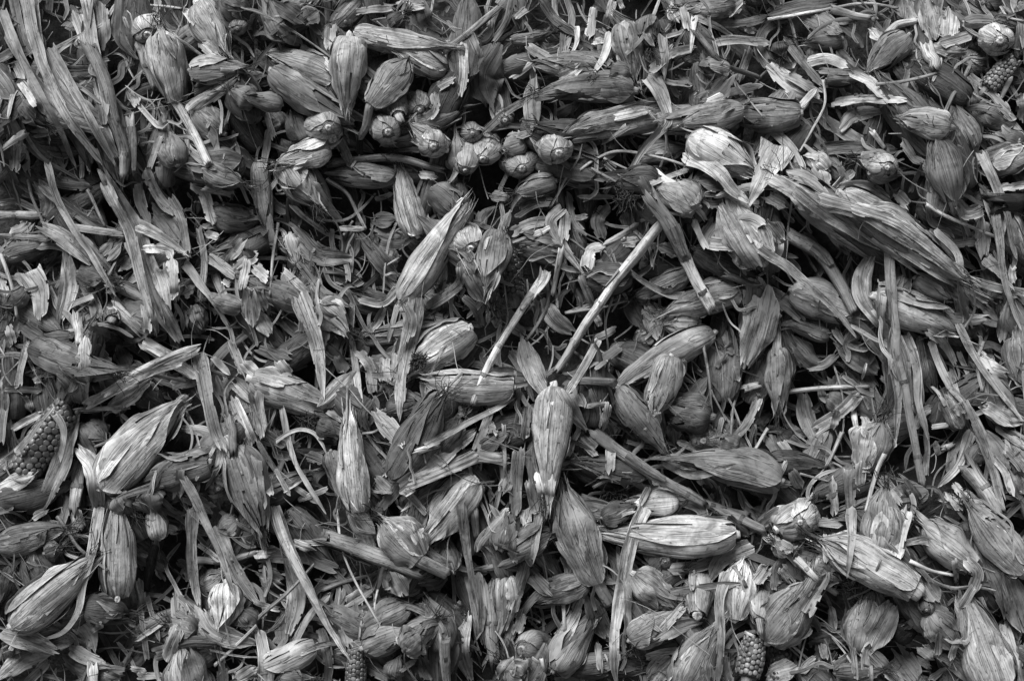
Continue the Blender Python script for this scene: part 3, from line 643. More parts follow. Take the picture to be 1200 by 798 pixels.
# ------------------------------------------------------------------ the things the photo shows
DATA = r"""
@A0
E 825,480 745,130 185 .74 z8 s=825,480;900,610;978,772;46 | plump husked ear with a long pale shank pointing down right
E 690,165 655,70 150 .78 z8 t50 | rounded pale ear end peeling open above the ear with a long shank
E 925,25 1055,265 175 .82 z6
E 890,330 1135,325 135 .58 z6
E 1040,5 1170,95 135 .32 z4
E 1110,135 1120,115 75 .5 z5 t55
E 830,775 790,635 130 .62 z6
E 1045,625 895,500 140 .45 z5
E 110,480 220,590 110 .38 z3
E 1197,480 1080,420 110 .4 z4
L 140,-40;180,180;195,330 85>40 .55 z7 | broad grey blade hanging from the top edge near the left corner
L 195,250;300,450;460,600;535,730 115 .5 z6 | broad striped blade slanting down right in the upper left corner
L 120,370;230,520;340,570;475,612 75 .62 z7
L 60,-30;110,180;150,260 45 .4 z5
L 470,10;485,225 95 .5 z7
L 355,60;420,245 65 .58 z7
S 425,230;480,360;520,520;580,700;585,830 60 .52 z7 | jointed stalk running down from the squared husk piece, upper left
S 490,230;490,350 30 .6 z6
L 565,-20;560,170;635,275 95>50 .35 z7
S 650,215;725,410 52 .6 z6
L 440,360;470,480;487,585 38 .55 z7
L 265,245;362,178 26 .62 z6
L 305,342;445,332 55 .36 z5
L 70,290;100,380;60,440;38,555 38>15 .7 z7
L 95,390;168,497 32 .82 z7
L -10,705;120,622 38 .62 z6
L 155,625;315,600 65>20 .68 z6
L 125,640;245,735 95 .3 z5
L 190,680;360,700 95 .36 z5
L 440,700;485,805 32 .7 z7
S 608,560;620,800 46 .62 z6
L 640,480;740,590;785,575 27 .62 z7
L 615,435;640,490 52 .7 z7
L 885,525;980,450;1085,375 65 .62 z7
T 775,155;870,210;955,268 20 .9 z8
L 940,200;1015,255 65 .85 z6
L 735,90;770,190;822,275 32>10 .62 z9
T 690,25;850,42 15 .72 z8
L 750,640;700,785 32 .62 z6
L 10,120;90,270;260,480;320,540 30 .4 z7
L 30,560;60,640;60,800 70 .5 z4
L 90,680;130,800 60 .6 z5
@A1
E 440,170 420,505 160 .8 z6 | ridged pale ear standing tip-down in the top cluster
E 460,155 885,220 112 .76 z7
E 375,372 55,262 130 .55 z6
E 70,335 472,592 150 .5 z7
E 532,500 715,285 175 .56 z7 s=532,500;515,590;488,640;42 | ear with a slanting shank in the top cluster left of centre
E 890,335 668,240 130 .78 z7
E 358,652 245,530 150 .74 z7 t25
E 345,690 100,768 132 .84 z7
E 115,605 70,515 105 .5 z4
E 225,655 170,515 112 .4 z3
E 668,545 655,455 112 .66 z5 t30 s=668,545;682,575;40
E 765,515 740,455 112 .62 z4 t60
E 635,625 560,550 132 .62 z6 t30
E 892,702 728,598 122 .84 z7
E 960,800 940,635 120 .65 z6
E 1012,625 990,600 100 .6 z4 t65
E 1060,745 1095,635 132 .72 z7 t25
E 1165,565 1150,530 95 .55 z4 t60
E 485,520 490,490 75 .35 z3 t55
E 1190,775 1180,740 85 .65 z5 t55
E 125,492 -65,438 82 .42 z4
E 620,110 700,60 70 .35 z3
L 1125,225;1060,350;1095,490 185 .24 z7 | dark cupped husk hanging between the top ears
L 745,20;770,120;865,165 125 .35 z5
L 670,15;770,25 60 .82 z6
S 875,245;960,180;1135,35 36 .62 z7
L 965,195;972,330;958,445 50 .82 z6
L 830,435;842,510;805,555 42 .6 z6
L 855,405;935,365 42 .66 z6
L 355,125;345,235 65 .7 z7
L 430,95;440,140 42 .78 z8
L 105,25;225,105 95 .3 z4
L 225,105;295,55 85 .36 z4
L 62,600;30,805 32 .62 z8
L 40,515;85,645 32 .62 z7
S 365,765;640,738;865,795 40 .5 z6
L 640,695;765,705 30 .62 z7
L 375,742;565,765 85 .3 z4
L 100,130;205,205 62 .45 z5
L 1195,-5;1170,100;1105,195 32 .42 z7
L 880,205;905,205 40 .9 z7
L 205,215;300,270;365,335 40 .78 z8
T 445,785;485,728 14 .7 z8
L 1000,150;1040,250;1060,330 40 .5 z6
L 470,55;560,45;640,40 40 .6 z5
@A2
E 520,105 578,385 145 .72 z7 | dangling ear with a dark split husk below the top edge
E 640,85 645,225 112 .45 z5
E 710,95 742,195 85 .4 z4
E 575,425 125,445 150 .5 z6
E 945,570 530,595 140 .62 z6
E 1015,335 880,300 105 .5 z4
E 205,735 190,640 142 .7 z6 t50
E 65,660 -45,690 115 .6 z5
E 65,770 50,730 132 .5 z5 t40
E 590,745 805,700 135 .7 z5
E 830,640 1125,810 200 .97 z8 | fat bright ear tip beside the bright folded husk
E 1035,20 785,42 132 .55 z5
E 545,350 415,352 112 .35 z4
E -5,187 195,153 62 .45 z5
E 430,640 135,590 112 .3 z3
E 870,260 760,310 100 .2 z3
L 640,360;690,440;730,560;708,612 95>30 .68 z8 | torn pale husk flap hanging under the dangling ear
L 462,150;430,260;378,352 52>18 .88 z8
L 700,168;715,260;710,372 52>15 .56 z8
L 735,25;785,95 85 .9 z7
L 800,40;822,135 42 .9 z7
L 855,75;842,160;835,245 36>12 .86 z8
L 860,80;950,120;1035,172 46>15 .7 z7
L 930,102;1080,110;1200,78 42 .55 z6
L 905,212;1000,190;1200,202 46 .62 z7
L 648,332;740,260;855,225 42 .62 z7
S 858,158;920,230;990,300;1145,372 30 .35 z8
L 1025,355;960,430;878,472 95 .4 z6
L 1112,228;1058,385 42 .5 z7
L 800,475;852,405 85 .46 z6
L 365,562;520,520;695,478 62 .55 z7
L 485,547;645,513 48 .9 z7
L 915,485;1040,430;1165,398 50 .62 z7
L 980,522;1105,458 40 .5 z7
L 102,365;90,480;100,605 85 .5 z7
L 215,372;315,318 85 .82 z6
L 75,220;222,300 52 .62 z6
L -5,362;92,298 36 .82 z7
L 198,-10;210,80;285,152 27 .62 z7
L 128,-10;200,90;295,162 48 .3 z7
L 302,125;302,200;274,262 30>10 .92 z8
L 382,35;360,175 42 .7 z6
L 472,5;440,115 42 .76 z6
L 500,-5;518,52 27 .9 z7
L 240,138;235,262 32 .42 z5
T 318,795;400,740;510,708;700,740;865,792 15 .76 z9
T 428,740;490,770;545,795 13 .9 z8
L 15,82;125,5 32 .76 z6
L 540,590;420,675 42>12 .62 z7
L 870,0;1000,60;1080,30 50 .5 z4
L 1080,0;1010,75 30 .7 z7
L 1085,130;1140,145 35 .8 z7
L 380,200;450,185 35 .8 z6
L 660,350;740,385;840,400 25 .55 z7
@A3
E 345,182 175,192 112 .6 z5
E 655,170 475,338 142 .56 z6 | short ear under a pale rolled stem near the top right
E 852,595 622,555 132 .62 z7 s=852,595;868,600;30 | wrinkled ear with a small nub at its right end, top right
E 962,695 855,485 125 .62 z6 s=962,695;962,715;30
E 1142,592 945,500 145 .55 z6 s=1142,592;1205,672;52
E 935,505 940,385 115 .5 z5
E 1062,215 1068,165 145 .82 z6 t50
E 935,302 1012,290 122 .82 z7 t45 | ear butt with a ringed scar beside the top-right kernel cob
E 975,205 950,190 75 .5 z4 t55
C 1025,415 1155,275 125 .42 z6 | bare cob with dull kernels near the top right corner
E 1005,15 1080,20 112 .34 z3 t30
E 915,105 1095,112 62 .5 z5
E 866,942 785,640 155 .65 z6 s=866,942;876,990;50
E 1045,775 1260,715 145 .86 z6
E 280,800 185,715 95 .86 z6
E 570,775 425,748 115 .62 z4
E 155,530 -195,545 150 .55 z6
E 1185,695 1045,640 132 .36 z3
E 275,372 425,370 65 .36 z4
E 50,200 60,260 80 .3 z3
E 1180,20 1230,80 100 .4 z3
T -5,97;250,50;440,20;605,42 18 .72 z8
L -5,72;150,30;315,8 62 .3 z6
L 178,68;260,110;335,152 115 .42 z5
S 308,52;475,88 42 .66 z6
L 632,-10;662,95 115 .5 z6
L 740,5;782,185 115 .66 z6
L 850,45;842,185 95 .88 z7
L 755,212;860,240;925,240 85 .72 z7
L 800,212;955,162 52 .62 z7
S 748,240;792,315 62 .76 z7
S 558,162;600,120;692,100 42 .86 z8
L 478,148;545,195 75 .9 z6
L 15,305;130,410;255,475 95 .66 z7
L 88,348;245,445 52 .62 z8
L 78,188;150,280;255,405 46 .42 z8
L 388,338;470,380;555,455 56 .86 z7
L 188,290;270,278;372,312 54 .92 z7
L 235,332;405,342 35 .5 z6
L 305,482;450,464;640,470 46 .92 z8
T 505,397;650,380;805,338 19 .56 z8
L 558,488;635,595 52 .5 z7
L 335,615;400,540;545,520 72 .56 z6
T 258,378;265,490;200,620;148,712 13 .72 z9
L 25,608;110,690;165,795 46 .66 z7
L 148,502;222,418 32 .76 z8
L 938,358;1040,440;1135,535 52 .56 z7
T 930,318;900,400;860,450;818,545 22 .5 z8
L 868,700;960,740;1125,690 62 .5 z6
S 488,618;545,695 26 .7 z6
L 1180,115;1170,265 32 .62 z7
L 1190,428;1190,565 52 .7 z6
T 1085,38;1120,80;1195,102 13 .7 z7
L 598,308;695,425 62 .5 z5
L 678,368;725,445 45 .55 z6
L 328,240;415,335 60 .45 z5
L 250,700;380,690;600,700 60 .4 z3
L 630,660;680,740;720,760 45 .55 z5
L 860,60;920,100;980,80 60 .35 z4
L 1090,460;1140,360 22 .6 z7
@B0
L 170,55;235,130;210,245 95 .56 z6
T 118,-5;150,120;205,250 16 .7 z7
S -10,207;192,205 46 .72 z7 | pale stick end poking in from the left edge
L -5,160;80,145;185,192 32 .66 z6
L -5,302;100,310;245,310 22 .5 z7
E 25,402 255,340 105 .36 z5
L 58,302;135,248 65 .62 z6
L 130,460;188,560;190,695 135>50 .62 z7 | wide pale leaf hanging with a frayed lower end, left side
L 310,375;322,520;288,695 75 .62 z7
L 195,258;300,320;425,435 75 .62 z6
L 188,68;300,160;450,260;565,302 42 .5 z7
L 195,40;425,70 55 .36 z5
T 408,88;492,265 16 .62 z8
L 318,260;440,280;575,297 32 .62 z7
L 378,298;450,390;545,495 32 .66 z7
L 470,-20;560,150;640,320;690,480;745,620;845,795 115 .56 z7 | long broad leaf sheath running down past the white torn scrap
L 648,58;660,150;705,265 52 .52 z7
L 678,-5;740,120;825,215 52 .62 z7
L 718,168;790,260;875,395 125 .46 z5
L 800,128;850,230;876,375 42 .5 z7
L 638,253;740,300;875,395 65>25 .92 z9
L 665,365;780,372;802,405 44 .96 z9
L 748,440;780,530;800,625 105 .97 z9 | white torn husk scrap lying on the long leaf sheath, left side
L 802,415;825,605 48 .9 z9
L 848,418;930,520;990,600;1065,722 48>15 .62 z7
L 930,265;955,420;938,595 32 .5 z7
L 488,405;562,328 85 .5 z6
L 545,455;612,405 85 .5 z6
E 370,475 530,525 105 .4 z4
S 555,545;685,605 52 .62 z6
E 522,702 545,640 122 .46 z5 t60 s=522,702;520,712;45
L 525,630;600,700;705,795 65>35 .76 z7
L 678,618;690,745 42 .62 z6
L 702,640;732,765 40 .6 z6
S 362,695;372,805 48 .76 z7
L 388,538;430,600;458,695 52 .5 z6
L 318,632;435,588 27 .82 z7
T 8,398;50,520;86,685 20 .62 z8
L -5,500;20,600;-5,705 55 .66 z6
E 975,195 1215,240 135 .46 z5
E 955,-5 1140,62 115 .42 z5
S 958,68;1085,112 62 .55 z6
L 898,58;950,110;992,245 54 .76 z7
L 1058,425;1135,335 54 .62 z6
L 1108,465;1195,395 65 .66 z7
L 1152,418;1128,555 44 .7 z7
E 900,640 935,775 115 .4 z4
E 1135,642 985,598 85 .46 z3
L 968,398;1105,492 54 .56 z6
L 1045,505;1080,535 44 .82 z7
L 1168,558;1182,725 85 .62 z7
L 998,478;1062,615 42 .5 z6
L 840,565;915,535 105 .42 z5
E 335,785 145,800 95 .35 z3
L 965,295;1020,312 40 .9 z7
L 480,520;580,520 60 .6 z7
L 500,570;570,540 30 .8 z8
L 100,720;200,790 60 .25 z5
L 40,730;60,800 40 .6 z6
L 420,740;520,790 80 .45 z5
E 120,560 20,640 90 .4 z3
L 820,620;850,680;855,750 18 .6 z8
@B1
E 130,-65 278,155 165 .62 z6
E 15,-45 62,292 92 .62 z7
E 655,32 325,20 115 .45 z5
E 757,308 668,-25 128 .82 z8 | smooth pale ear hanging with its nub down, left of top centre
E 825,85 970,210 135 .4 z4
E 680,612 1000,135 155 .84 z8 | pale ear slanting up right, small nub at its lower left end
E 1005,365 975,245 132 .72 z6 t25
E 1125,285 1073,555 145 .68 z7
E 1000,395 1090,610 175 .44 z5
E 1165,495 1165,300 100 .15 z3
L 962,448;950,530;795,645 48 .66 z7
L 968,588;1030,650;1052,725 36 .62 z7
E 655,445 585,385 105 .66 z5
L 555,300;640,320;725,308 105 .46 z5
L 555,228;655,230 75 .4 z5
L 485,298;570,410;655,505 85 .35 z6
L 475,600;590,620;665,548 42 .56 z6
T 328,38;420,100;470,190;514,275 22 .76 z9
L 385,270;505,270 26 .92 z8
T 408,302;452,238 14 .82 z8
L 155,150;230,220;325,287 27 .7 z7
L 198,295;290,390;445,412 92 .56 z7
E 160,300 192,442 92 .76 z6
T 106,248;80,400;64,585 15 .7 z8
E 295,615 435,745 155 .62 z5
@P
L 352,348;370,400;379,466 27>6 .72 z8
@B1
L 450,618;440,795 27 .7 z7
L 662,628;618,795 27 .5 z7
L -5,450;55,505 62 .66 z6
L -5,560;35,645 62 .5 z6
L -5,655;65,765 72 .62 z6
L 198,428;300,560;345,585 52 .46 z6
L 128,468;245,572 36 .62 z7
L 555,137;645,108 26 .82 z7
L 765,18;845,32 42 .86 z7
L 1095,112;1190,132 54 .5 z6
L 1150,285;1182,195 44 .5 z6
T 690,372;680,300;650,288;692,258 13 .6 z8
L 452,268;430,425 90 .3 z3
L 1085,650;1085,715 22 .8 z8
L 860,530;900,560 70 .4 z6
L 760,620;830,690 70 .4 z5
L 500,770;560,720;600,640 40 .5 z6
@P
L 488,348;479,400;471,440;467,492 22>11 .66 z9 | narrow vertical leaf crossing the bright rounded ear, left of centre
E 552,384 476,440 50 .9 z7
C 602,348 590,292 42 .2 z5 | dark shrunken cob with black kernels, centre of the pile
S 634,328;606,370;580,412;566,440;555,472 9 .9 z9 | split pale stem slanting down left near the centre
S 776,260;750,293;730,318;697,363;653,434 11.5 .86 z9 | long straight pale stalk running diagonally right of centre
S 764,232;785,265;802,300;818,333;833,360 17 .6 z9 | two-tone stalk with a bright broken lower end, right of centre
@B2
T 598,237;700,200;845,215 22 .62 z9
L 592,248;500,310;425,352 32 .7 z8
L 348,455;370,372;435,358 65>40 .88 z8
L 232,178;180,240;230,340;335,485 62>25 .7 z7
L 252,198;240,325 52 .7 z8
L 260,108;290,240;345,292 42 .5 z7
L 298,222;355,213 27 .82 z7
L 442,168;400,230;422,315 62 .56 z6
S 115,302;182,268 32 .82 z7
L -5,292;80,250;165,238 52 .5 z6
E 205,48 15,105 105 .52 z4
E 260,372 25,350 155 .4 z4
S 228,372;188,582 26 .76 z8
L 318,488;360,590;412,725 36 .66 z7
L 148,598;200,690;285,755 85 .66 z7
T 160,468;170,600;130,700;66,795 20 .5 z8
E 565,488 325,502 155 .35 z4
E 825,478 572,585 115 .52 z5
E 1065,568 732,656 155 .62 z6
E 855,365 1140,505 135 .3 z5
E 872,172 692,75 155 .72 z6
E 1182,432 1008,140 215 .64 z7
E 690,60 480,60 150 .25 z3
L 958,228;905,330;1055,352 65 .62 z7
L 848,228;870,290;906,362 32 .82 z8
@P
L 803,178;838,200;858,222;880,240 24>10 .97 z11
L 912,170;897,200;877,243 46>5 .99 z11 | brightest folded husk flap, right of centre near the fat bright ear
L 896,338;889,380;873,428 58>26 .52 z8 | big drooping leaf right of the two-tone stalk
E 836,390 722,456 36 .7 z7
@B2
E 868,705 695,700 145 .7 z5
T 248,667;420,640;535,608 15 .6 z8
L 395,785;485,738 36 .7 z7
L 388,678;412,725 32 .82 z7
L 618,618;685,775 85 .5 z6
L 1058,398;1115,475 62 .62 z6
L 310,122;475,125 24 .62 z7
K 540,120 110 | dark tangle of corn silk left of the two-tone stalk
L 648,62;760,18;825,-5 27 .88 z7
S 998,488;1155,545 32 .36 z7
L 525,335;590,330 54 .62 z6
L 690,350;770,390 60 .5 z6
L 600,40;640,100;720,160 50 .35 z6
L 20,200;100,150;180,140 60 .3 z4
L 540,600;640,760 90 .2 z4
E 640,770 580,798 90 .5 z4
L 880,40;960,60;1000,40 110 .45 z4
@B3
E 505,335 50,40 165 .52 z7
E 390,130 900,505 195 .62 z8 | big striped husk sheaf slanting down right in the upper right
L 755,285;840,370;965,462 95>50 .76 z7
L 475,168;600,180;695,265 54>25 .84 z9
L 328,88;450,80;565,142 62 .56 z8
L 85,18;200,60;285,145 92 .5 z8
L -5,118;85,172 54 .88 z7
L 120,115;175,175 54 .88 z9
L 185,188;245,222 27 .96 z9
E 110,555 448,695 175 .56 z6
E 495,585 888,755 175 .74 z6
L 485,385;440,500;450,600;550,720;615,805 92 .66 z9 | rolled pale leaf curling over the ears beside the hanging stalk
@P
L 1048,385;1045,420;1052,470;1049,520 14>6 .64 z10
L 1060,392;1074,430;1076,470;1088,515 13>6 .66 z10
L 1034,330;1032,370;1044,420;1042,470 13>6 .56 z9
L 1052,395;1062,420;1064,450;1070,488 11>4 .82 z10
S 1041,296;1044,330;1050,380;1052,420;1060,455;1068,500;1080,567 12 .6 z9 | long hanging stalk with a dark joint, right side
@B3
E 685,500 862,602 95 .66 z6
E 890,500 932,640 85 .62 z6
L -5,558;100,640;165,705 75 .42 z7
E 292,772 95,708 85 .42 z5
S 105,308;240,390;330,520;405,655 60 .62 z8
S 248,248;335,352 32 .62 z6
L -5,238;65,335 85 .62 z6
L 62,338;38,435 27 .62 z6
L 225,5;275,95 95 .62 z6
L 308,92;395,5 44 .62 z7
T 738,158;870,230;1095,327 19 .88 z8
L 765,228;910,295 95 .42 z5
L 848,342;985,330 44 .4 z6
L 995,75;1060,180;1082,295 95 .66 z7
L 1000,215;1010,405 75 .82 z7
L 1015,405;1145,557 62>15 .72 z7
E 1095,190 1205,430 125 .62 z5
L 1085,82;1195,70 44 .76 z6
S 1065,150;1210,150 90 .15 z5
L 1125,615;1100,805 85 .62 z7
L 1172,715;1180,800 60 .6 z6
L 598,108;655,165 54 .62 z7
L 1035,572;1165,580 44 .36 z5
L 935,578;1085,705 42 .42 z6
T 931,640;932,745 15 .5 z6
E 475,12 615,8 85 .62 z5 t20
L 878,148;940,200;1015,168 65 .62 z6
L 1140,445;1142,525 38 .82 z7
T 685,20;710,120;780,140 10 .5 z8
L 680,220;760,250 50 .6 z5
E 960,720 1000,790 80 .5 z4
L 740,600;800,680 60 .5 z4
L 300,290;340,350;380,380 40 .5 z5
@C0
C 100,622 320,298 205 .36 z7 | big bare cob with plump dark kernels near the left edge
E 470,692 838,298 235 .8 z8 | big striped pale ear slanting up right beside the left-hand kernel cob
E 145,25 535,152 155 .46 z5
L 402,-5;395,150;390,295 54 .72 z8
L 278,138;330,200;372,295 85 .56 z6
L 515,315;640,230;705,188 75 .62 z8
L 345,325;485,320 27 .62 z8
T 445,182;610,150;875,186 20 .62 z9
L 658,-5;790,80;925,165 65 .82 z8
L 798,205;905,178 65 .62 z7
L 930,55;960,200;1000,400;1042,505 75>45 .56 z11 | dull blade hanging from the end of the shredded husk bundle
L 1040,500;1010,600;958,695 42>12 .66 z8
T 1050,500;1135,625 18 .7 z8
L 352,365;280,600;175,805 105>70 .56 z9
L 368,498;440,600;462,805 85 .78 z9
S 372,585;350,785 62 .7 z7
L -10,692;70,660;155,628 75 .88 z7
E -10,745 360,640 145 .42 z4
L 132,-5;100,110;84,215 36 .62 z7
L 32,228;8,465 42 .56 z6
L 55,412;205,328 36 .66 z7
L -5,592;85,518 54 .7 z7
L 18,220;195,230 32 .42 z6
E 985,565 680,655 155 .46 z5
E 655,220 780,330 120 .32 z3
@P
E 275,522 304,616 48 .62 z6
S 270,494;273,528 12 .5 z6
@C0
L 1078,5;1135,145 42 .62 z6
L 1088,178;1200,292 75 .62 z7
L 1088,268;1185,485 54 .62 z7
L 998,78;1075,155 32 .62 z7
L 1028,168;1065,255 85 .35 z5
L 840,255;885,285 44 .76 z8
T 568,338;612,400;500,470;446,492 20 .62 z8
E 405,388 495,475 115 .46 z4
L 358,378;435,545 65 .5 z6
E 560,715 620,800 125 .42 z4
E 695,690 725,800 135 .35 z4
E 1020,690 980,640 95 .5 z4 t20
L 1140,100;1197,150 60 .7 z6
L 430,20;520,110 50 .5 z6
L 560,30;600,120 80 .2 z4
L 850,610;830,720 55 .35 z7
L 870,720;1000,790 60 .6 z5
L 620,430;760,480 40 .3 z4
L 150,170;200,160 60 .5 z5
L 110,260;150,330 50 .5 z5
@C1
E 480,800 442,305 145 .88 z8 | flat pale upright ear with a dark-flecked husk, lower left of centre
E -25,178 335,325 175 .66 z6
L 298,312;400,210;495,118 115>60 .62 z7
L 448,-5;470,150;487,295 32 .62 z7
L 478,48;530,120;547,235 54 .62 z7
E 295,388 440,448 135 .3 z4
K 245,385 100 | dark silk tangle at an ear tip, left of the flat pale ear
K 760,90 60 | small dark silk tuft beside the narrow vertical leaf
E 1210,215 795,188 145 .7 z6
T 848,285;900,210;965,148 18 .76 z9
E 650,650 872,262 200 .4 z6
E 835,505 965,345 125 .42 z5
L 558,328;640,430;685,485 85 .66 z7
L 602,68;600,195 54 .7 z7
L 650,58;640,185 30 .65 z7
L 938,342;1035,298 85 .62 z6
L 1112,278;1070,400;1026,505 42 .62 z7
L 685,692;850,560;1025,418 92>50 .66 z8
L 715,665;900,590;1038,528 62 .66 z8
L 738,765;885,640 62 .5 z7
S 756,512;852,488 30 .86 z9
@P
E 558,560 499,636 48 .68 z7
@C1
L 900,580;1050,530;1185,560 80 .5 z6
E 1055,502 1185,428 105 .46 z4
L 1038,528;1185,552 62 .62 z7
E 350,515 395,725 95 .42 z5
T 430,208;420,450;378,805 12 .62 z9
L 8,468;110,620;305,765 27 .66 z7
L 18,418;145,492 44 .56 z7
L -5,238;30,435 65 .62 z7
L 198,742;335,688 27 .62 z7
L -5,558;20,755 65 .56 z6
L 1200,608;1150,705 62 .62 z6
T 498,432;560,420;592,388 13 .5 z8
L 548,700;635,706 15 .7 z8
L 698,698;795,805 32 .76 z8
E 615,322 805,268 105 .36 z4
L 100,90;170,170 50 .7 z7
L 340,325;420,375 35 .7 z7
L 540,280;500,340;520,420 50 .2 z7
L 130,700;220,640 22 .7 z7
L 90,600;160,720 25 .7 z7
L 50,640;70,720 35 .7 z6
L 560,640;620,700 70 .4 z6
L 870,100;960,110;1010,60 60 .35 z4
L 20,30;160,80 60 .4 z4
L 240,530;320,560 50 .35 z5
L 380,70;420,150 60 .35 z4
L 1080,380;1110,430 50 .5 z6
@C2
E 195,212 160,740 185 .74 z9 | central pale ear hanging with frayed husk ends at the bottom
L 50,-10;90,120;155,255 95 .56 z8
L -5,40;60,150;100,270 54 .42 z7
L 120,620;140,720;130,740 40 .8 z9
L 180,640;175,780 50 .7 z9
@P
E 700,682 661,572 52 .62 z7 s=700,682;714,708;15 | ear with a bright cut shank pointing down right below the central ear
@C2
L 228,228;290,340;345,415 95>50 .56 z8
L 278,188;335,305 44 .56 z8
L 405,-10;330,130;256,245 36 .62 z9
L 375,125;505,25 44 .5 z7
S 328,190;475,192 42 .42 z6
E 495,215 695,485 135 .5 z6
E 745,65 655,330 145 .66 z7
L 640,325;622,415 32 .88 z8
L 680,315;685,385 34 .88 z8
E 930,355 695,305 185 .35 z4
E 895,465 880,420 135 .66 z5 t45
E 1060,505 955,478 125 .36 z4
S 385,425;540,540;700,650;890,755 56 .58 z8 | thick stem slanting down right below the central ear
S 875,748;960,780;1100,815 36 .5 z8
E 1260,655 775,555 195 .5 z7
L 715,548;860,620;1035,580 85>20 .5 z8
T 376,682;560,590;765,498 16 .42 z9
E 775,742 505,762 115 .88 z6
L 450,288;440,350;418,415 42 .66 z8
L 348,302;445,288 22 .62 z7
L 460,498;458,615 42 .72 z9
T 890,-5;920,180;942,405 15 .62 z8
T 928,228;1002,375 13 .62 z8
L 982,358;940,525 26 .5 z7
L 1152,268;1090,390;1015,475 42 .62 z7
T 1192,408;1108,555 18 .7 z8
T 1072,188;1030,330;1024,535 14 .5 z8
S 1085,222;1155,203 36 .86 z9
L 760,368;760,475 72 .5 z6
L 775,468;905,524 32 .82 z8
L 32,498;20,650;18,805 54 .52 z8
L 75,298;60,455 42 .42 z6
L 85,650;120,800 62 .62 z7
K 480,700 110 | dark silk mat below the thick slanting stem
L 310,440;400,520 70 .5 z6
L 400,420;470,480 25 .7 z8
L 800,80;800,160 35 .6 z7
L 1040,120;1060,190 30 .6 z6
L 960,120;1000,60 30 .4 z6
L 1000,40;1100,20 80 .4 z4
L 640,680;600,760 30 .7 z7
L 1150,380;1197,330 70 .4 z5
@C3
E 50,25 52,335 125 .62 z6
L 115,-5;190,80;235,105 105 .46 z6
L 315,-5;440,90;515,145 115 .42 z5
S 85,237;250,220;465,213 25 .68 z9
L 168,238;180,350;235,475 92 .5 z6
L 225,405;340,330;435,238 62 .66 z7
L 300,405;325,335 40 .6 z8
E 452,605 525,375 195 .72 z7 s=452,600;456,625;60
S 400,328;422,455 27 .7 z7
T 345,428;310,510;272,585 20 .72 z8
L 558,-10;570,150;602,335 65 .5 z8
L 640,-5;680,150;702,335 65 .62 z8
L 690,-5;720,150;745,235 62 .5 z7
L 588,5;645,65 34 .96 z9
L 688,405;720,340;765,308 42 .78 z9
L 740,418;742,625 27 .5 z8
L 768,-5;800,70;838,140 32>10 .66 z7
E 715,75 765,225 115 .42 z5
E 902,405 812,255 85 .56 z6
L 840,148;870,250;905,335 54 .62 z7
L 952,428;900,570;795,685 62>25 .72 z8
S 925,575;1010,690;1085,800 74 .62 z7
L 958,398;1060,500;1115,595 95 .5 z7
L 998,298;1100,350;1195,372 85 .62 z6
L 1048,538;1110,620;1145,715 36 .72 z8
L 1008,300;1135,385 62 .66 z7
L 1058,398;1200,492 36 .62 z7
L 1118,498;1200,605 54 .5 z6
E 1155,-15 1195,210 135 .62 z5
L 988,58;1050,120;1105,152 54 .66 z7
T 1002,5;980,110;1002,235 20 .62 z8
L 888,48;935,155 26 .62 z7
E 955,565 1005,475 95 .5 z5
L 868,668;920,730;945,775 46 .72 z7
L 838,708;905,795 42 .62 z7
@P
E 1031,646 1039,572 43 .62 z6
T 1037,533;1027,555;1015,600 6 .82 z9
E 910,620 952,588 42 .82 z7
@C3
L 300,638;310,805 42 .62 z8
L 382,598;385,805 62>40 .5 z8
L 108,608;155,685 54 .66 z7
T 148,618;285,655 12 .62 z8
L -5,438;65,545 65 .42 z6
L 60,468;115,545 45 .45 z6
E -10,568 290,612 115 .3 z3
S 812,505;868,478 30 .76 z8
L 528,638;625,755 54 .62 z6
L 1128,598;1185,725 92 .42 z5
E 280,250 400,320 110 .35 z3
L 760,400;840,390 25 .6 z7
L 780,470;800,530 25 .5 z6
L 640,660;700,760 60 .15 z5
L 0,640;100,660 60 .45 z5
L 460,100;440,180 14 .8 z9
E 60,430 130,500 100 .25 z3
L 180,120;260,110;320,60 40 .5 z6
@D0
E 550,408 552,-55 168 .82 z8 s=550,400;549,418;30 | striped ear hanging nub-down near the left edge
E 55,545 440,222 195 .72 z7 | slanting ear with a pale flared base in the lower left
E -10,165 312,88 135 .46 z5
E 60,245 -5,460 125 .36 z4
L 462,-10;430,180;390,330;370,460;290,570;148,612 55>12 .62 z9 | long curved tapering leaf sweeping down left in the lower left
T 392,232;310,200;300,150;360,120;435,125 19 .78 z9
T 268,28;350,150;410,210;505,282 19 .42 z8
L 348,-10;372,95 62 .78 z8
L 155,35;215,-5 34 .7 z8
L -5,568;120,600;255,655 95 .5 z8
L 148,662;280,600;385,578 85 .42 z6
L -5,785;100,700;225,658 95 .62 z7
L 128,805;232,698 44 .66 z7
L 338,648;430,700;505,724 65 .82 z7
L 288,688;400,750;585,752 92 .46 z6
S 440,748;440,805 52 .82 z7
L 358,528;400,560;435,655 92 .56 z6
L 418,562;475,528 42 .62 z7
E 395,458 605,492 135 .3 z4
L 468,418;605,485 75 .56 z6
E 910,900 848,640 205 .72 z7
L 1008,78;1080,230;1130,330;1200,425 85>55 .72 z8
L 900,-10;900,150;905,300;932,445 62>35 .62 z8
S 895,230;1050,236;1200,200 38 .66 z7
L 928,158;1035,235 27 .88 z8
E 955,357 1075,285 105 .52 z6
E 1058,340 1060,548 152 .82 z7
L 928,458;1010,570;1195,622 92 .62 z7
T 1005,725;1200,535 17 .76 z9
L 820,368;850,520;872,555 72 .5 z6
L 848,398;935,485 62 .5 z6
L 640,328;672,475 54 .66 z7
L 650,428;690,695 27 .62 z7
L 598,298;642,475 32 .42 z6
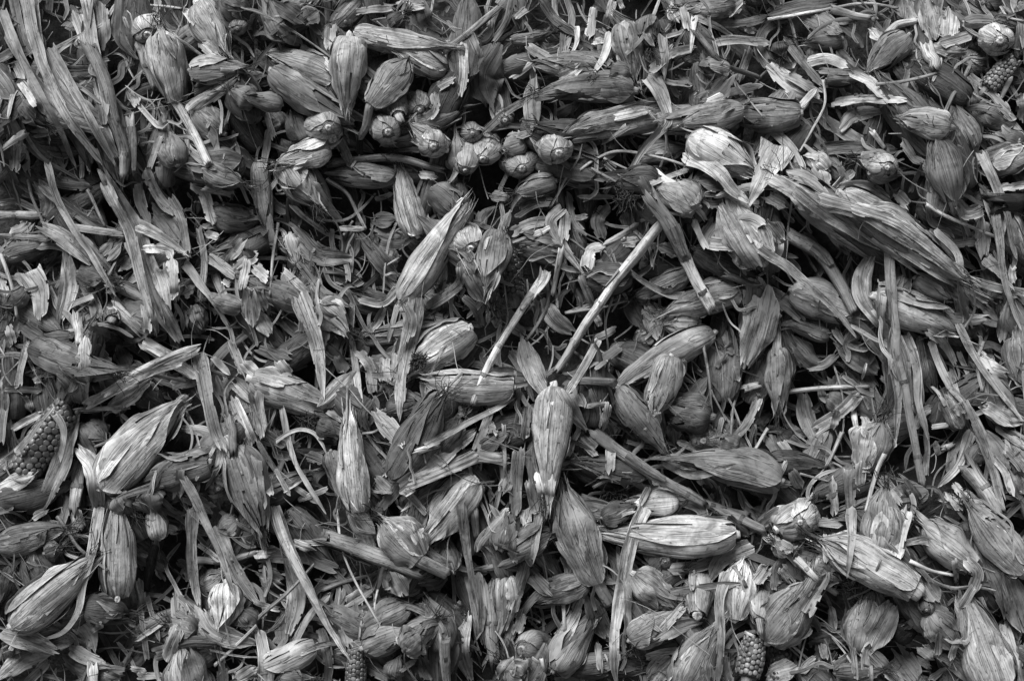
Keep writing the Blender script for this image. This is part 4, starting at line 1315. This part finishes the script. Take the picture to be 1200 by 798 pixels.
L 688,398;745,605 27 .5 z7
E 925,572 795,528 135 .42 z4
L 778,695;832,555 65 .66 z7
L 715,675;880,620;1005,620 62 .3 z6
E 745,135 720,-35 92 .56 z6
L 755,92;825,98 62 .92 z8
E 1110,45 1025,105 115 .56 z5
L 1108,795;1195,738 65 .72 z7
S 728,140;700,260;690,375 48 .14 z6
L 640,605;765,518 26 .66 z7
E 1120,480 1190,560 110 .4 z4
L 610,735;680,755 26 .82 z7
L 650,775;760,770 30 .75 z6
L 180,160;220,60 40 .3 z7
E 210,200 290,170 90 .35 z4
L 490,760;570,790 50 .4 z6
L 10,650;80,640 60 .2 z4
@D1
E 772,232 592,52 195 .62 z7 s=772,232;892,292;64
S 328,128;450,170;560,220;755,292 78 .46 z6
L 82,-15;150,170;230,330;330,530;445,705 62>20 .66 z9 | long bent strip slanting down right, lower left of centre
T 380,-5;400,160;460,320;604,578 13 .78 z9
L 664,223;600,270;568,375 36>12 .88 z9
T 570,370;555,440;572,505 13 .82 z9
L 638,298;695,395 92 .46 z6
E 885,655 798,418 135 .46 z5
S 880,598;892,805 52 .62 z7
E 520,542 745,428 135 .4 z5 s=525,540;512,546;55
E 498,645 725,555 145 .5 z5
E 695,645 835,515 150 .46 z5
C 466,910 470,648 122 .38 z7 | bare cob with shiny spaced kernels at the bottom edge
L 1018,298;1040,450;1062,625 92>35 .62 z8
S 1080,345;1100,560;1117,695 68 .56 z8
E 958,288 1055,565 115 .5 z6
E 1165,295 1150,578 125 .62 z7
E 990,215 978,25 95 .5 z6
S 1020,-5;1037,125 42 .62 z7
L 1185,-5;1060,130;1036,185 42 .62 z8
E 1145,180 1205,10 145 .5 z5
E 925,290 858,115 115 .5 z5
L 992,498;960,650;1005,795 72 .62 z7
E 280,632 -25,762 115 .66 z6
L 18,558;40,680;52,805 42>82 .62 z8
L 148,248;190,400;148,585 85 .56 z6
L 15,292;115,330 92 .5 z5
L -5,425;60,450;114,462 27 .96 z9
T -5,515;150,380;275,248 20 .5 z9
L 402,358;380,480;338,565 42 .5 z7
L 178,615;250,490;345,388 32 .56 z7
L 398,555;435,648 62 .5 z6
L 428,435;535,368 65 .62 z6
T 308,372;430,330;595,288 20 .42 z7
L -5,205;65,205 36 .76 z7
L 148,152;325,150 27 .62 z7
L 178,150;265,182 44 .76 z7
E 640,775 662,685 95 .5 z4
L 518,718;645,795 65 .46 z5
L 668,752;745,698 27 .62 z7
L 430,-5;500,80;545,185 95 .5 z7
L 700,28;740,110;785,88 30 .7 z7
L 1138,785;1200,695 85 .62 z6
L 770,700;820,790 80 .45 z5
L 930,440;980,470 60 .6 z7
E 60,90 130,30 80 .45 z4
L 780,350;850,340;880,300 60 .55 z6
L 720,660;730,690 40 .6 z7
L 300,560;340,700;330,800 50 .4 z7
E 110,770 260,790 90 .45 z5
L 440,20;470,90;560,110 30 .6 z7
@D2
E 1050,112 412,100 200 .8 z7 | big level pale ear with dark creases, lower right of centre
L 622,-12;560,130;520,330;490,500;478,700;490,810 72>45 .78 z9 | long pale vertical strip reaching the bottom edge right of centre
L 542,345;540,535 36 .56 z8
E 355,330 72,432 135 .42 z5
E 295,475 290,400 105 .46 z4 t35
E 45,645 185,640 142 .56 z5 t20
T 138,690;162,805 17 .78 z7
E 192,748 372,495 175 .56 z6 s=192,745;186,758;30
E 55,775 -25,715 155 .5 z5
E 240,725 535,680 115 .35 z4
E 568,295 760,460 150 .62 z6
E 555,605 765,475 155 .56 z6
L 698,562;805,438 42 .66 z7
L 608,488;695,565 27 .5 z7
L 685,592;780,540;885,518 75 .5 z7
L 625,687;720,660;840,655 32 .88 z8
L 668,642;765,618 54 .62 z7
L 640,805;690,740;745,688 115 .62 z7
E 868,490 882,275 125 .66 z7 t15 s=866,488;866,492;50
E 1045,510 1088,228 158 .97 z8 t10 s=1010,480;1008,484;45 | pale round-bottomed ear with a ringed butt, lower right
@P
E 890,728 904,690 36 .62 z8 t25 s=890,728;892,743;9
E 900,752 950,680 54 .56 z6
C 876,792 884,748 40 .42 z7 | bare cob with wrinkled kernels near the bottom edge, lower right
@D2
E 785,865 965,535 200 .62 z6
E 718,240 722,225 65 .5 z5 t50
E 695,342 805,278 85 .42 z4
L 738,272;870,260;955,218 54 .56 z7
L 738,382;900,360;1065,340 40 .5 z9
L 840,278;842,372 32 .62 z8
L 1115,165;980,230;926,325 85>50 .5 z9
L 1002,285;970,430;975,600;962,805 52>32 .62 z9
T 1038,258;1095,355 24 .5 z9
S 978,-5;1180,92 50 .52 z8
L 1000,30;1110,115 50 .3 z7
L 60,-10;80,130;105,185 62>20 .62 z8
L 132,-5;90,235 42 .5 z8
E -10,205 205,98 145 .42 z4
T 240,415;246,565 20 .66 z8
L 18,575;52,468 54 .56 z7
L -5,475;65,248 60 .5 z6
L 348,398;445,595 95 .42 z6
L 400,618;412,745 32 .5 z7
L 920,718;930,805 42 .5 z7
L 990,688;1020,805 50 .5 z6
L 1138,332;1200,258 62 .62 z7
T 1088,568;1135,590 18 .82 z9
E 420,40 600,-20 110 .35 z4
L 90,300;170,380 70 .5 z6
L 250,200;290,320 60 .4 z5
E 400,700 620,740 130 .3 z3
L 200,790;400,785 30 .6 z6
@D3
E 685,372 255,145 198 .76 z8 s=690,375;700,385;90 | slanting ear with a broken hollow end, lower right
T 366,412;480,360;510,270;527,228 12 .36 z9
E 428,662 485,365 182 .72 z7 s=428,655;424,672;30
L 470,655;540,520;582,435 125 .56 z6
L 478,668;560,750;630,805 62 .66 z7
L 588,655;705,805 115 .56 z6
E 955,265 715,65 172 .68 z7 s=955,262;962,275;70
L 868,228;882,335 27 .88 z9
L 930,228;980,290;958,375 54 .88 z9
E 1085,865 915,375 235 .66 z7 | big dull-striped ear running off the bottom right corner
L 962,358;898,455 46 .66 z9
E 1195,285 950,-10 172 .66 z7 s=1190,280;1200,292;70
L 988,148;1080,350;1115,505 95 .42 z5
L 1118,298;1170,450;1200,555 125 .52 z6
L 1098,518;1140,650;1175,805 54 .78 z7
E 745,478 878,645 155 .5 z5
L 860,695;870,640;905,598 32 .62 z7
L 800,568;795,675 32 .66 z7
L 798,648;900,700;985,805 115 .42 z5
L 728,328;785,425 85 .46 z6
E 742,465 740,400 65 .42 z5 t40
L 652,-10;620,120;598,235 54 .78 z8
T 658,235;760,280;865,302 19 .82 z9
L 390,-10;385,150;368,305 52>15 .62 z9
L 265,108;272,245 27 .66 z9
S 138,228;220,310;312,382 30 .78 z9
L -5,118;115,192 48 .66 z8
E 190,258 340,335 155 .46 z5
T 88,608;170,680;195,702 16 .72 z8
T 138,518;146,645 16 .62 z8
L -5,775;125,718 95 .88 z6
L 148,755;225,688 44 .72 z7
L 198,602;405,590 105 .36 z5
L 250,618;266,695 36 .62 z7
L 308,742;385,688 62 .46 z6
L 390,598;412,785 26 .5 z7
E 315,762 545,742 105 .3 z4
C 45,790 70,650 125 .3 z7 | half-buried dark cob with loose kernels at the bottom right
L 688,690;765,732 36 .82 z7
L 198,48;335,62 42 .66 z8
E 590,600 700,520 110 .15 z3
L 190,460;240,560 35 .5 z6
L 290,450;310,550 40 .5 z6
L 720,640;780,690 60 .6 z6
E 100,210 30,150 80 .45 z4
L 60,260;110,330 60 .5 z6
L 760,790;830,730 30 .5 z6
@C0
L 405,300;600,190;800,95;935,35 48 .9 z11 | pale shredded husk bundle crossing above the big striped ear
L 395,285;560,215;720,140;850,105 30 .86 z11
L 480,250;640,150;790,75;930,20 34>44 .88 z11
L 520,320;620,265;660,220;705,185 55>30 .68 z10
L 340,320;450,315;610,310 22 .62 z10
L 655,-5;760,50;850,110;925,165 50 .85 z10
@P
L 896,342;889,380;874,426 50>30 .6 z10
L 845,240;858,262;874,290;890,312 20>30 .55 z8
@D1
L 82,-15;150,170;230,330;300,470 44>30 .7 z10
@B1
L 690,620;720,700;700,798 70>60 .6 z10
@P
L 905,210;960,240;1020,275;1075,320 19>8 .6 z9
L 960,235;1010,250;1070,285;1125,325 23>8 .66 z9
L 1000,243;1050,260;1100,298;1137,332 16>6 .78 z9
L 930,225;985,265;1030,292 14>8 .5 z9
L 890,290;930,320;975,360;1003,395 13>7 .62 z9
L 640,318;636,330;618,352;604,376 15>6 .8 z10
L 30,-5;45,60;75,130;120,192 17>8 .6 z9
L 3,15;30,80;68,148;88,195 12>6 .5 z9
L 100,-5;112,60;126,135 14>8 .55 z9
L 58,55;95,120;136,195 15>7 .58 z9
L 55,190;70,240;108,300;136,348 10>6 .62 z9
L 122,215;150,270;166,330;182,392 15>9 .6 z9
L 1095,270;1122,300;1126,350;1140,385 10>5 .58 z8
L 1150,178;1176,240;1192,305 14>7 .6 z9
L 1090,400;1112,450;1150,500;1178,585 9>4 .6 z9
L 1122,378;1150,430;1198,492 10>5 .66 z9
L 1130,470;1156,530;1176,602 13>7 .6 z9
L 1166,250;1178,330;1196,385 11>6 .6 z9
L 215,560;236,600;258,650;276,704 11>5 .66 z9
L 330,478;346,540;382,602 8>5 .65 z9
L 498,522;540,500;602,468 9>6 .64 z9
L 60,478;75,505;70,540 9>5 .66 z10
L 18,530;35,512;62,478 8>4 .62 z10
L 540,590;548,650;560,720 12>6 .55 z9
@P
E 508,172 500,160 30 .7 z6 t45
E 545,200 552,165 28 .68 z6 t30
E 655,180 648,165 34 .72 z7 t50
E 612,198 604,185 30 .6 z6 t45
E 575,180 572,165 30 .68 z6 t45
E 455,155 448,142 30 .62 z6 t45
E 385,150 370,140 38 .74 z7 t35
E 1172,48 1160,40 36 .82 z7 t45
E 1040,197 1020,190 30 .74 z6 t35
E 938,612 948,592 36 .86 z8 t20
@P
E 930,222 1050,312 32 .52 z7
E 985,228 1130,328 46 .68 z8
E 770,138 660,158 34 .55 z8
E 870,128 770,150 32 .58 z8
"""
TILE_X = {'0': 0, '1': 300, '2': 600, '3': 900}; TILE_Y = {'A': 0, 'B': 200, 'C': 400, 'D': 598}
items = []; ox = oy = 0; sc = 1
for ln in DATA.strip().splitlines():
    ln = ln.strip()
    if not ln: continue
    if ln[0] == '@':
        if ln == '@P': ox = oy = 0; sc = 1
        else: oy = TILE_Y[ln[1]]; ox = TILE_X[ln[2]]; sc = 3.99
        continue
    lab = None
    if '|' in ln: ln, lab = [s.strip() for s in ln.split('|')]
    tk = ln.split(); kind = tk[0]; it = dict(kind=kind, lab=lab, z=6, t=0, s=None)
    def pt(s): x, y = s.split(','); return (ox + float(x) / sc, oy + float(y) / sc)
    if kind in 'EC':
        it['pts'] = [pt(tk[1]), pt(tk[2])]; it['w'] = float(tk[3]) / sc; it['tone'] = float(tk[4]); rest = tk[5:]
    elif kind == 'K':
        it['pts'] = [pt(tk[1])]; it['w'] = float(tk[2]) / sc; it['tone'] = .1; rest = []; it['z'] = 8.5
    else:
        it['pts'] = [pt(s) for s in tk[1].split(';')]
        ws = tk[2].split('>'); it['w'] = float(ws[0]) / sc; it['w1'] = float(ws[-1]) / sc; it['tone'] = float(tk[3]); rest = tk[4:]
    for x in rest:
        if x[0] == 'z': it['z'] = int(x[1:])
        elif x[0] == 't': it['t'] = float(x[1:])
        elif x[:2] == 's=':
            f = x[2:].split(';'); it['s'] = ([pt(s) for s in f[:-1]], float(f[-1]) / sc)
    it['hand'] = lab is not None
    it['c'] = np.mean(np.array(it['pts']), axis=0)
    items.append(it)

# ------------------------------------------------------------------ labels that single each one out
LANDMARKS = [(195, 85, 'the long-shanked ear'), (55, 515, 'the left kernel cob'), (155, 525, 'the big striped ear'), (195, 330, 'the white torn scrap'),
  (415, 545, 'the flat pale upright ear'), (645, 525, 'the central frayed ear'), (712, 345, 'the long diagonal stalk'), (805, 300, 'the two-tone stalk'),
  (895, 205, 'the brightest husk flap'), (1060, 280, 'the big husk sheaf'), (1065, 500, 'the long hanging stalk'), (785, 625, 'the big level ear'),
  (727, 720, 'the long vertical strip'), (1018, 663, 'the hollow-ended ear'), (880, 770, 'the wrinkled-kernel cob'), (417, 785, 'the bottom-edge kernel cob'),
  (1172, 87, 'the top-right kernel cob'), (510, 293, 'the pale slanting ear'), (478, 235, 'the smooth hanging ear'), (138, 645, 'the nub-down striped ear'),
  (886, 380, 'the big drooping leaf'), (590, 400, 'the split pale stem'), (737, 60, 'the dangling split ear'), (408, 85, 'the ridged upright ear'),
  (1085, 143, 'the wrinkled ear with nub'), (62, 693, 'the flared-base ear'), (1150, 755, 'the big corner ear'), (682, 640, 'the cut-shank ear'),
  (868, 690, 'the round-bottomed ear'), (365, 690, 'the long bent strip'), (168, 440, 'the shredded husk bundle'), (248, 470, 'the hanging dull blade'),
  (575, 90, 'the dark cupped husk'), (40, 45, 'the broad corner blade'), (1020, 350, 'the rolled pale leaf'), (475, 420, 'the narrow vertical leaf'),
  (760, 550, 'the thick slanting stem'), (48, 350, 'the frayed wide leaf'), (1040, 60, 'the short rolled-stem ear'), (140, 100, 'the jointed corner stalk'), (440, 120, 'the slant-shanked ear')]
def tone_word(t): return 'blackish' if t < .27 else 'dark' if t < .4 else 'dull grey' if t < .53 else 'grey' if t < .64 else 'light grey' if t < .75 else 'pale' if t < .87 else 'bright'
def dir_word(it):
    (x0, y0), (x1, y1) = it['pts'][0], it['pts'][-1]
    if it['t'] >= 40: return 'seen end-on'
    a = math.degrees(math.atan2(-(y1 - y0), x1 - x0)) % 180
    return 'lying level' if a < 20 or a > 160 else 'upright' if 70 < a < 110 else 'slanting up right' if a < 90 else 'slanting down right'
def rel_word(c, l):
    dx, dy = c[0] - l[0], c[1] - l[1]
    if abs(dx) > 2.2 * abs(dy): return 'left of' if dx < 0 else 'right of'
    if abs(dy) > 2.2 * abs(dx): return 'above' if dy < 0 else 'below'
    return ('upper ' if dy < 0 else 'lower ') + ('left of' if dx < 0 else 'right of')
CATS = {'E': 'corn ear', 'C': 'corn cob', 'S': 'stalk', 'T': 'dry stem', 'K': 'corn silk'}
GROUPS = {'E': 'husked ears in the heap', 'S': 'stalk pieces on the heap', 'T': 'thin dry stems on the heap', 'C': 'bare cobs in the heap', 'K': 'silk tangles in the heap',
          'B': 'broad husk leaves on the heap', 'N': 'narrow leaf strips on the heap'}
for it in items:
    w, ln_ = it['w'], math.dist(it['pts'][0], it['pts'][-1]); k = it['kind']
    it['cls'] = k if k != 'L' else ('B' if w >= 13 else 'N')
    size = ''
    if k == 'E': noun = 'husked ear'; size = 'fat' if w > 46 else 'small' if w < 25 else ''
    elif k == 'S': noun = 'stalk piece'; size = 'long' if ln_ > 70 else 'short' if ln_ < 25 else ''
    elif k == 'T': noun = 'thin stem'; size = 'long' if ln_ > 60 else 'short' if ln_ < 22 else ''
    elif it['cls'] == 'B': noun = 'husk leaf'; size = 'wide' if w > 22 else 'stubby' if ln_ < 22 else 'long' if ln_ > 60 else ''
    else: noun = 'leaf strip'; size = 'short' if ln_ < 22 else 'long' if ln_ > 50 else ''
    if k == 'E' and it['s'] and it['s'][1] > 8: size = (size + ' shanked').strip()
    it['head'] = ' '.join((size + ' ' + tone_word(it['tone']) + ' ' + noun + ' ' + dir_word(it)).split())
    if it['lab'] is None:
        l = min(LANDMARKS, key=lambda l: math.dist(l[:2], it['c'])); it['dist'] = math.dist(l[:2], it['c'])
        it['auto'] = (it['head'], rel_word(it['c'], l), l[2])
seen = {}
for it in items:
    if it['lab'] is None: seen.setdefault(it['auto'], []).append(it)
ORD = ['nearest', 'second nearest', 'third nearest', 'fourth nearest', 'fifth nearest', 'sixth nearest']
for key, g in seen.items():
    if len(g) == 1: g[0]['lab'] = '%s, %s %s' % key
    else:
        for n, it in enumerate(sorted(g, key=lambda i: i['dist'])): it['lab'] = '%s, %s %s %s' % (key[0], ORD[n], key[1], key[2])

for it in items:
    while len(it['lab'].split()) > 16: it['lab'] = it['lab'].split(' ', 1)[1]
# ------------------------------------------------------------------ lay them down, lowest first
did_mid = False
def thin_out(u, v, r):                              # the clustered ear ends near the top carry little loose husk
    x, y = project((u, v, .1))
    return not (300 < x < 690 and 30 < y < 215 and r.random() < .85)
for idx, it in sorted(enumerate(items), key=lambda e: (e[1]['z'] + (1.5 if e[1]['kind'] == 'E' and e[1]['t'] >= 15 and e[1]['z'] < 8 else 1 if e[1]['kind'] == 'L' and e[1]['z'] in (6, 7, 8) else 0), 0 if e[1]['kind'] in 'EC' else 1, e[0])):
    r = np.random.default_rng(100 + idx); k = it['kind']
    if it['z'] >= 6 and not did_mid:                # loose shreds that settle before the upper things
        did_mid = True; mb = Bag()
        scatter_shreds(230, .08, .26, .004, .014, .35, .65, 31, mb, nc=5, beta=.5, keep=thin_out)
        scatter_shreds(180, .04, .16, .0016, .005, .35, .7, 32, mb, nc=3, keep=thin_out)
        scatter_shreds(350, .05, .22, .001, .0022, .35, .75, 34, mb, nc=3, beta=.5, keep=thin_out)
        scatter_shreds(260, .10, .28, .003, .011, .4, .7, 33, mb, nc=5, beta=.55, keep=thin_out)
        o = mb.build('loose_husk_shreds', MAT_SHRED, M_PILE); o['kind'] = 'stuff'; tag(o, 'loose shreds of husk scattered among the upper ears', 'husk shreds')
    if k == 'E': o, c = make_ear(it['pts'], it['w'], min(.97, it['tone'] * 1.07 + .02), it['t'], it['s'], r, it['hand'])
    elif k == 'C': o, c = make_cob(it['pts'], it['w'], it['tone'], r)
    elif k == 'L': o, c = make_leaf(it['pts'], it['w'], it['w1'], min(.99, it['tone'] * 1.08 + .02), it['z'], r, 'husk_leaf' if it['cls'] == 'B' else 'leaf_strip')
    elif k == 'S': o, c = make_stalk(it['pts'], it['w'], it['tone'], r, 'corn_stalk', two=(.45, .92) if it['lab'].startswith('two-tone') else None)
    elif k == 'T': o, c = make_stalk(it['pts'], it['w'], it['tone'], r, 'dry_stem', 8, False)
    else: o, c = make_silk(it['pts'][0][0], it['pts'][0][1], it['w'], r)
    cat = CATS.get(k) or ('husk leaf' if it['cls'] == 'B' else 'leaf strip')
    tag(o, it['lab'], cat, GROUPS[it['cls']])
bag = Bag()
scatter_shreds(70, .012, .06, .0012, .004, .45, .75, 41, bag, nc=3, keep=thin_out)
scatter_shreds(160, .06, .24, .0009, .002, .4, .8, 43, bag, nc=3, beta=.7, keep=thin_out)
scatter_shreds(80, .08, .24, .0025, .008, .45, .82, 42, bag, nc=5, beta=.7, keep=thin_out)
o = bag.build('husk_chips', MAT_SHRED, M_PILE); o['kind'] = 'stuff'; tag(o, 'small pale husk chips strewn over the heap', 'husk chips')
print('tris', sum(len(o.data.polygons) * 2 for o in bpy.data.objects if o.type == 'MESH'), 'objects', len(bpy.data.objects), 'hmax', H.max())
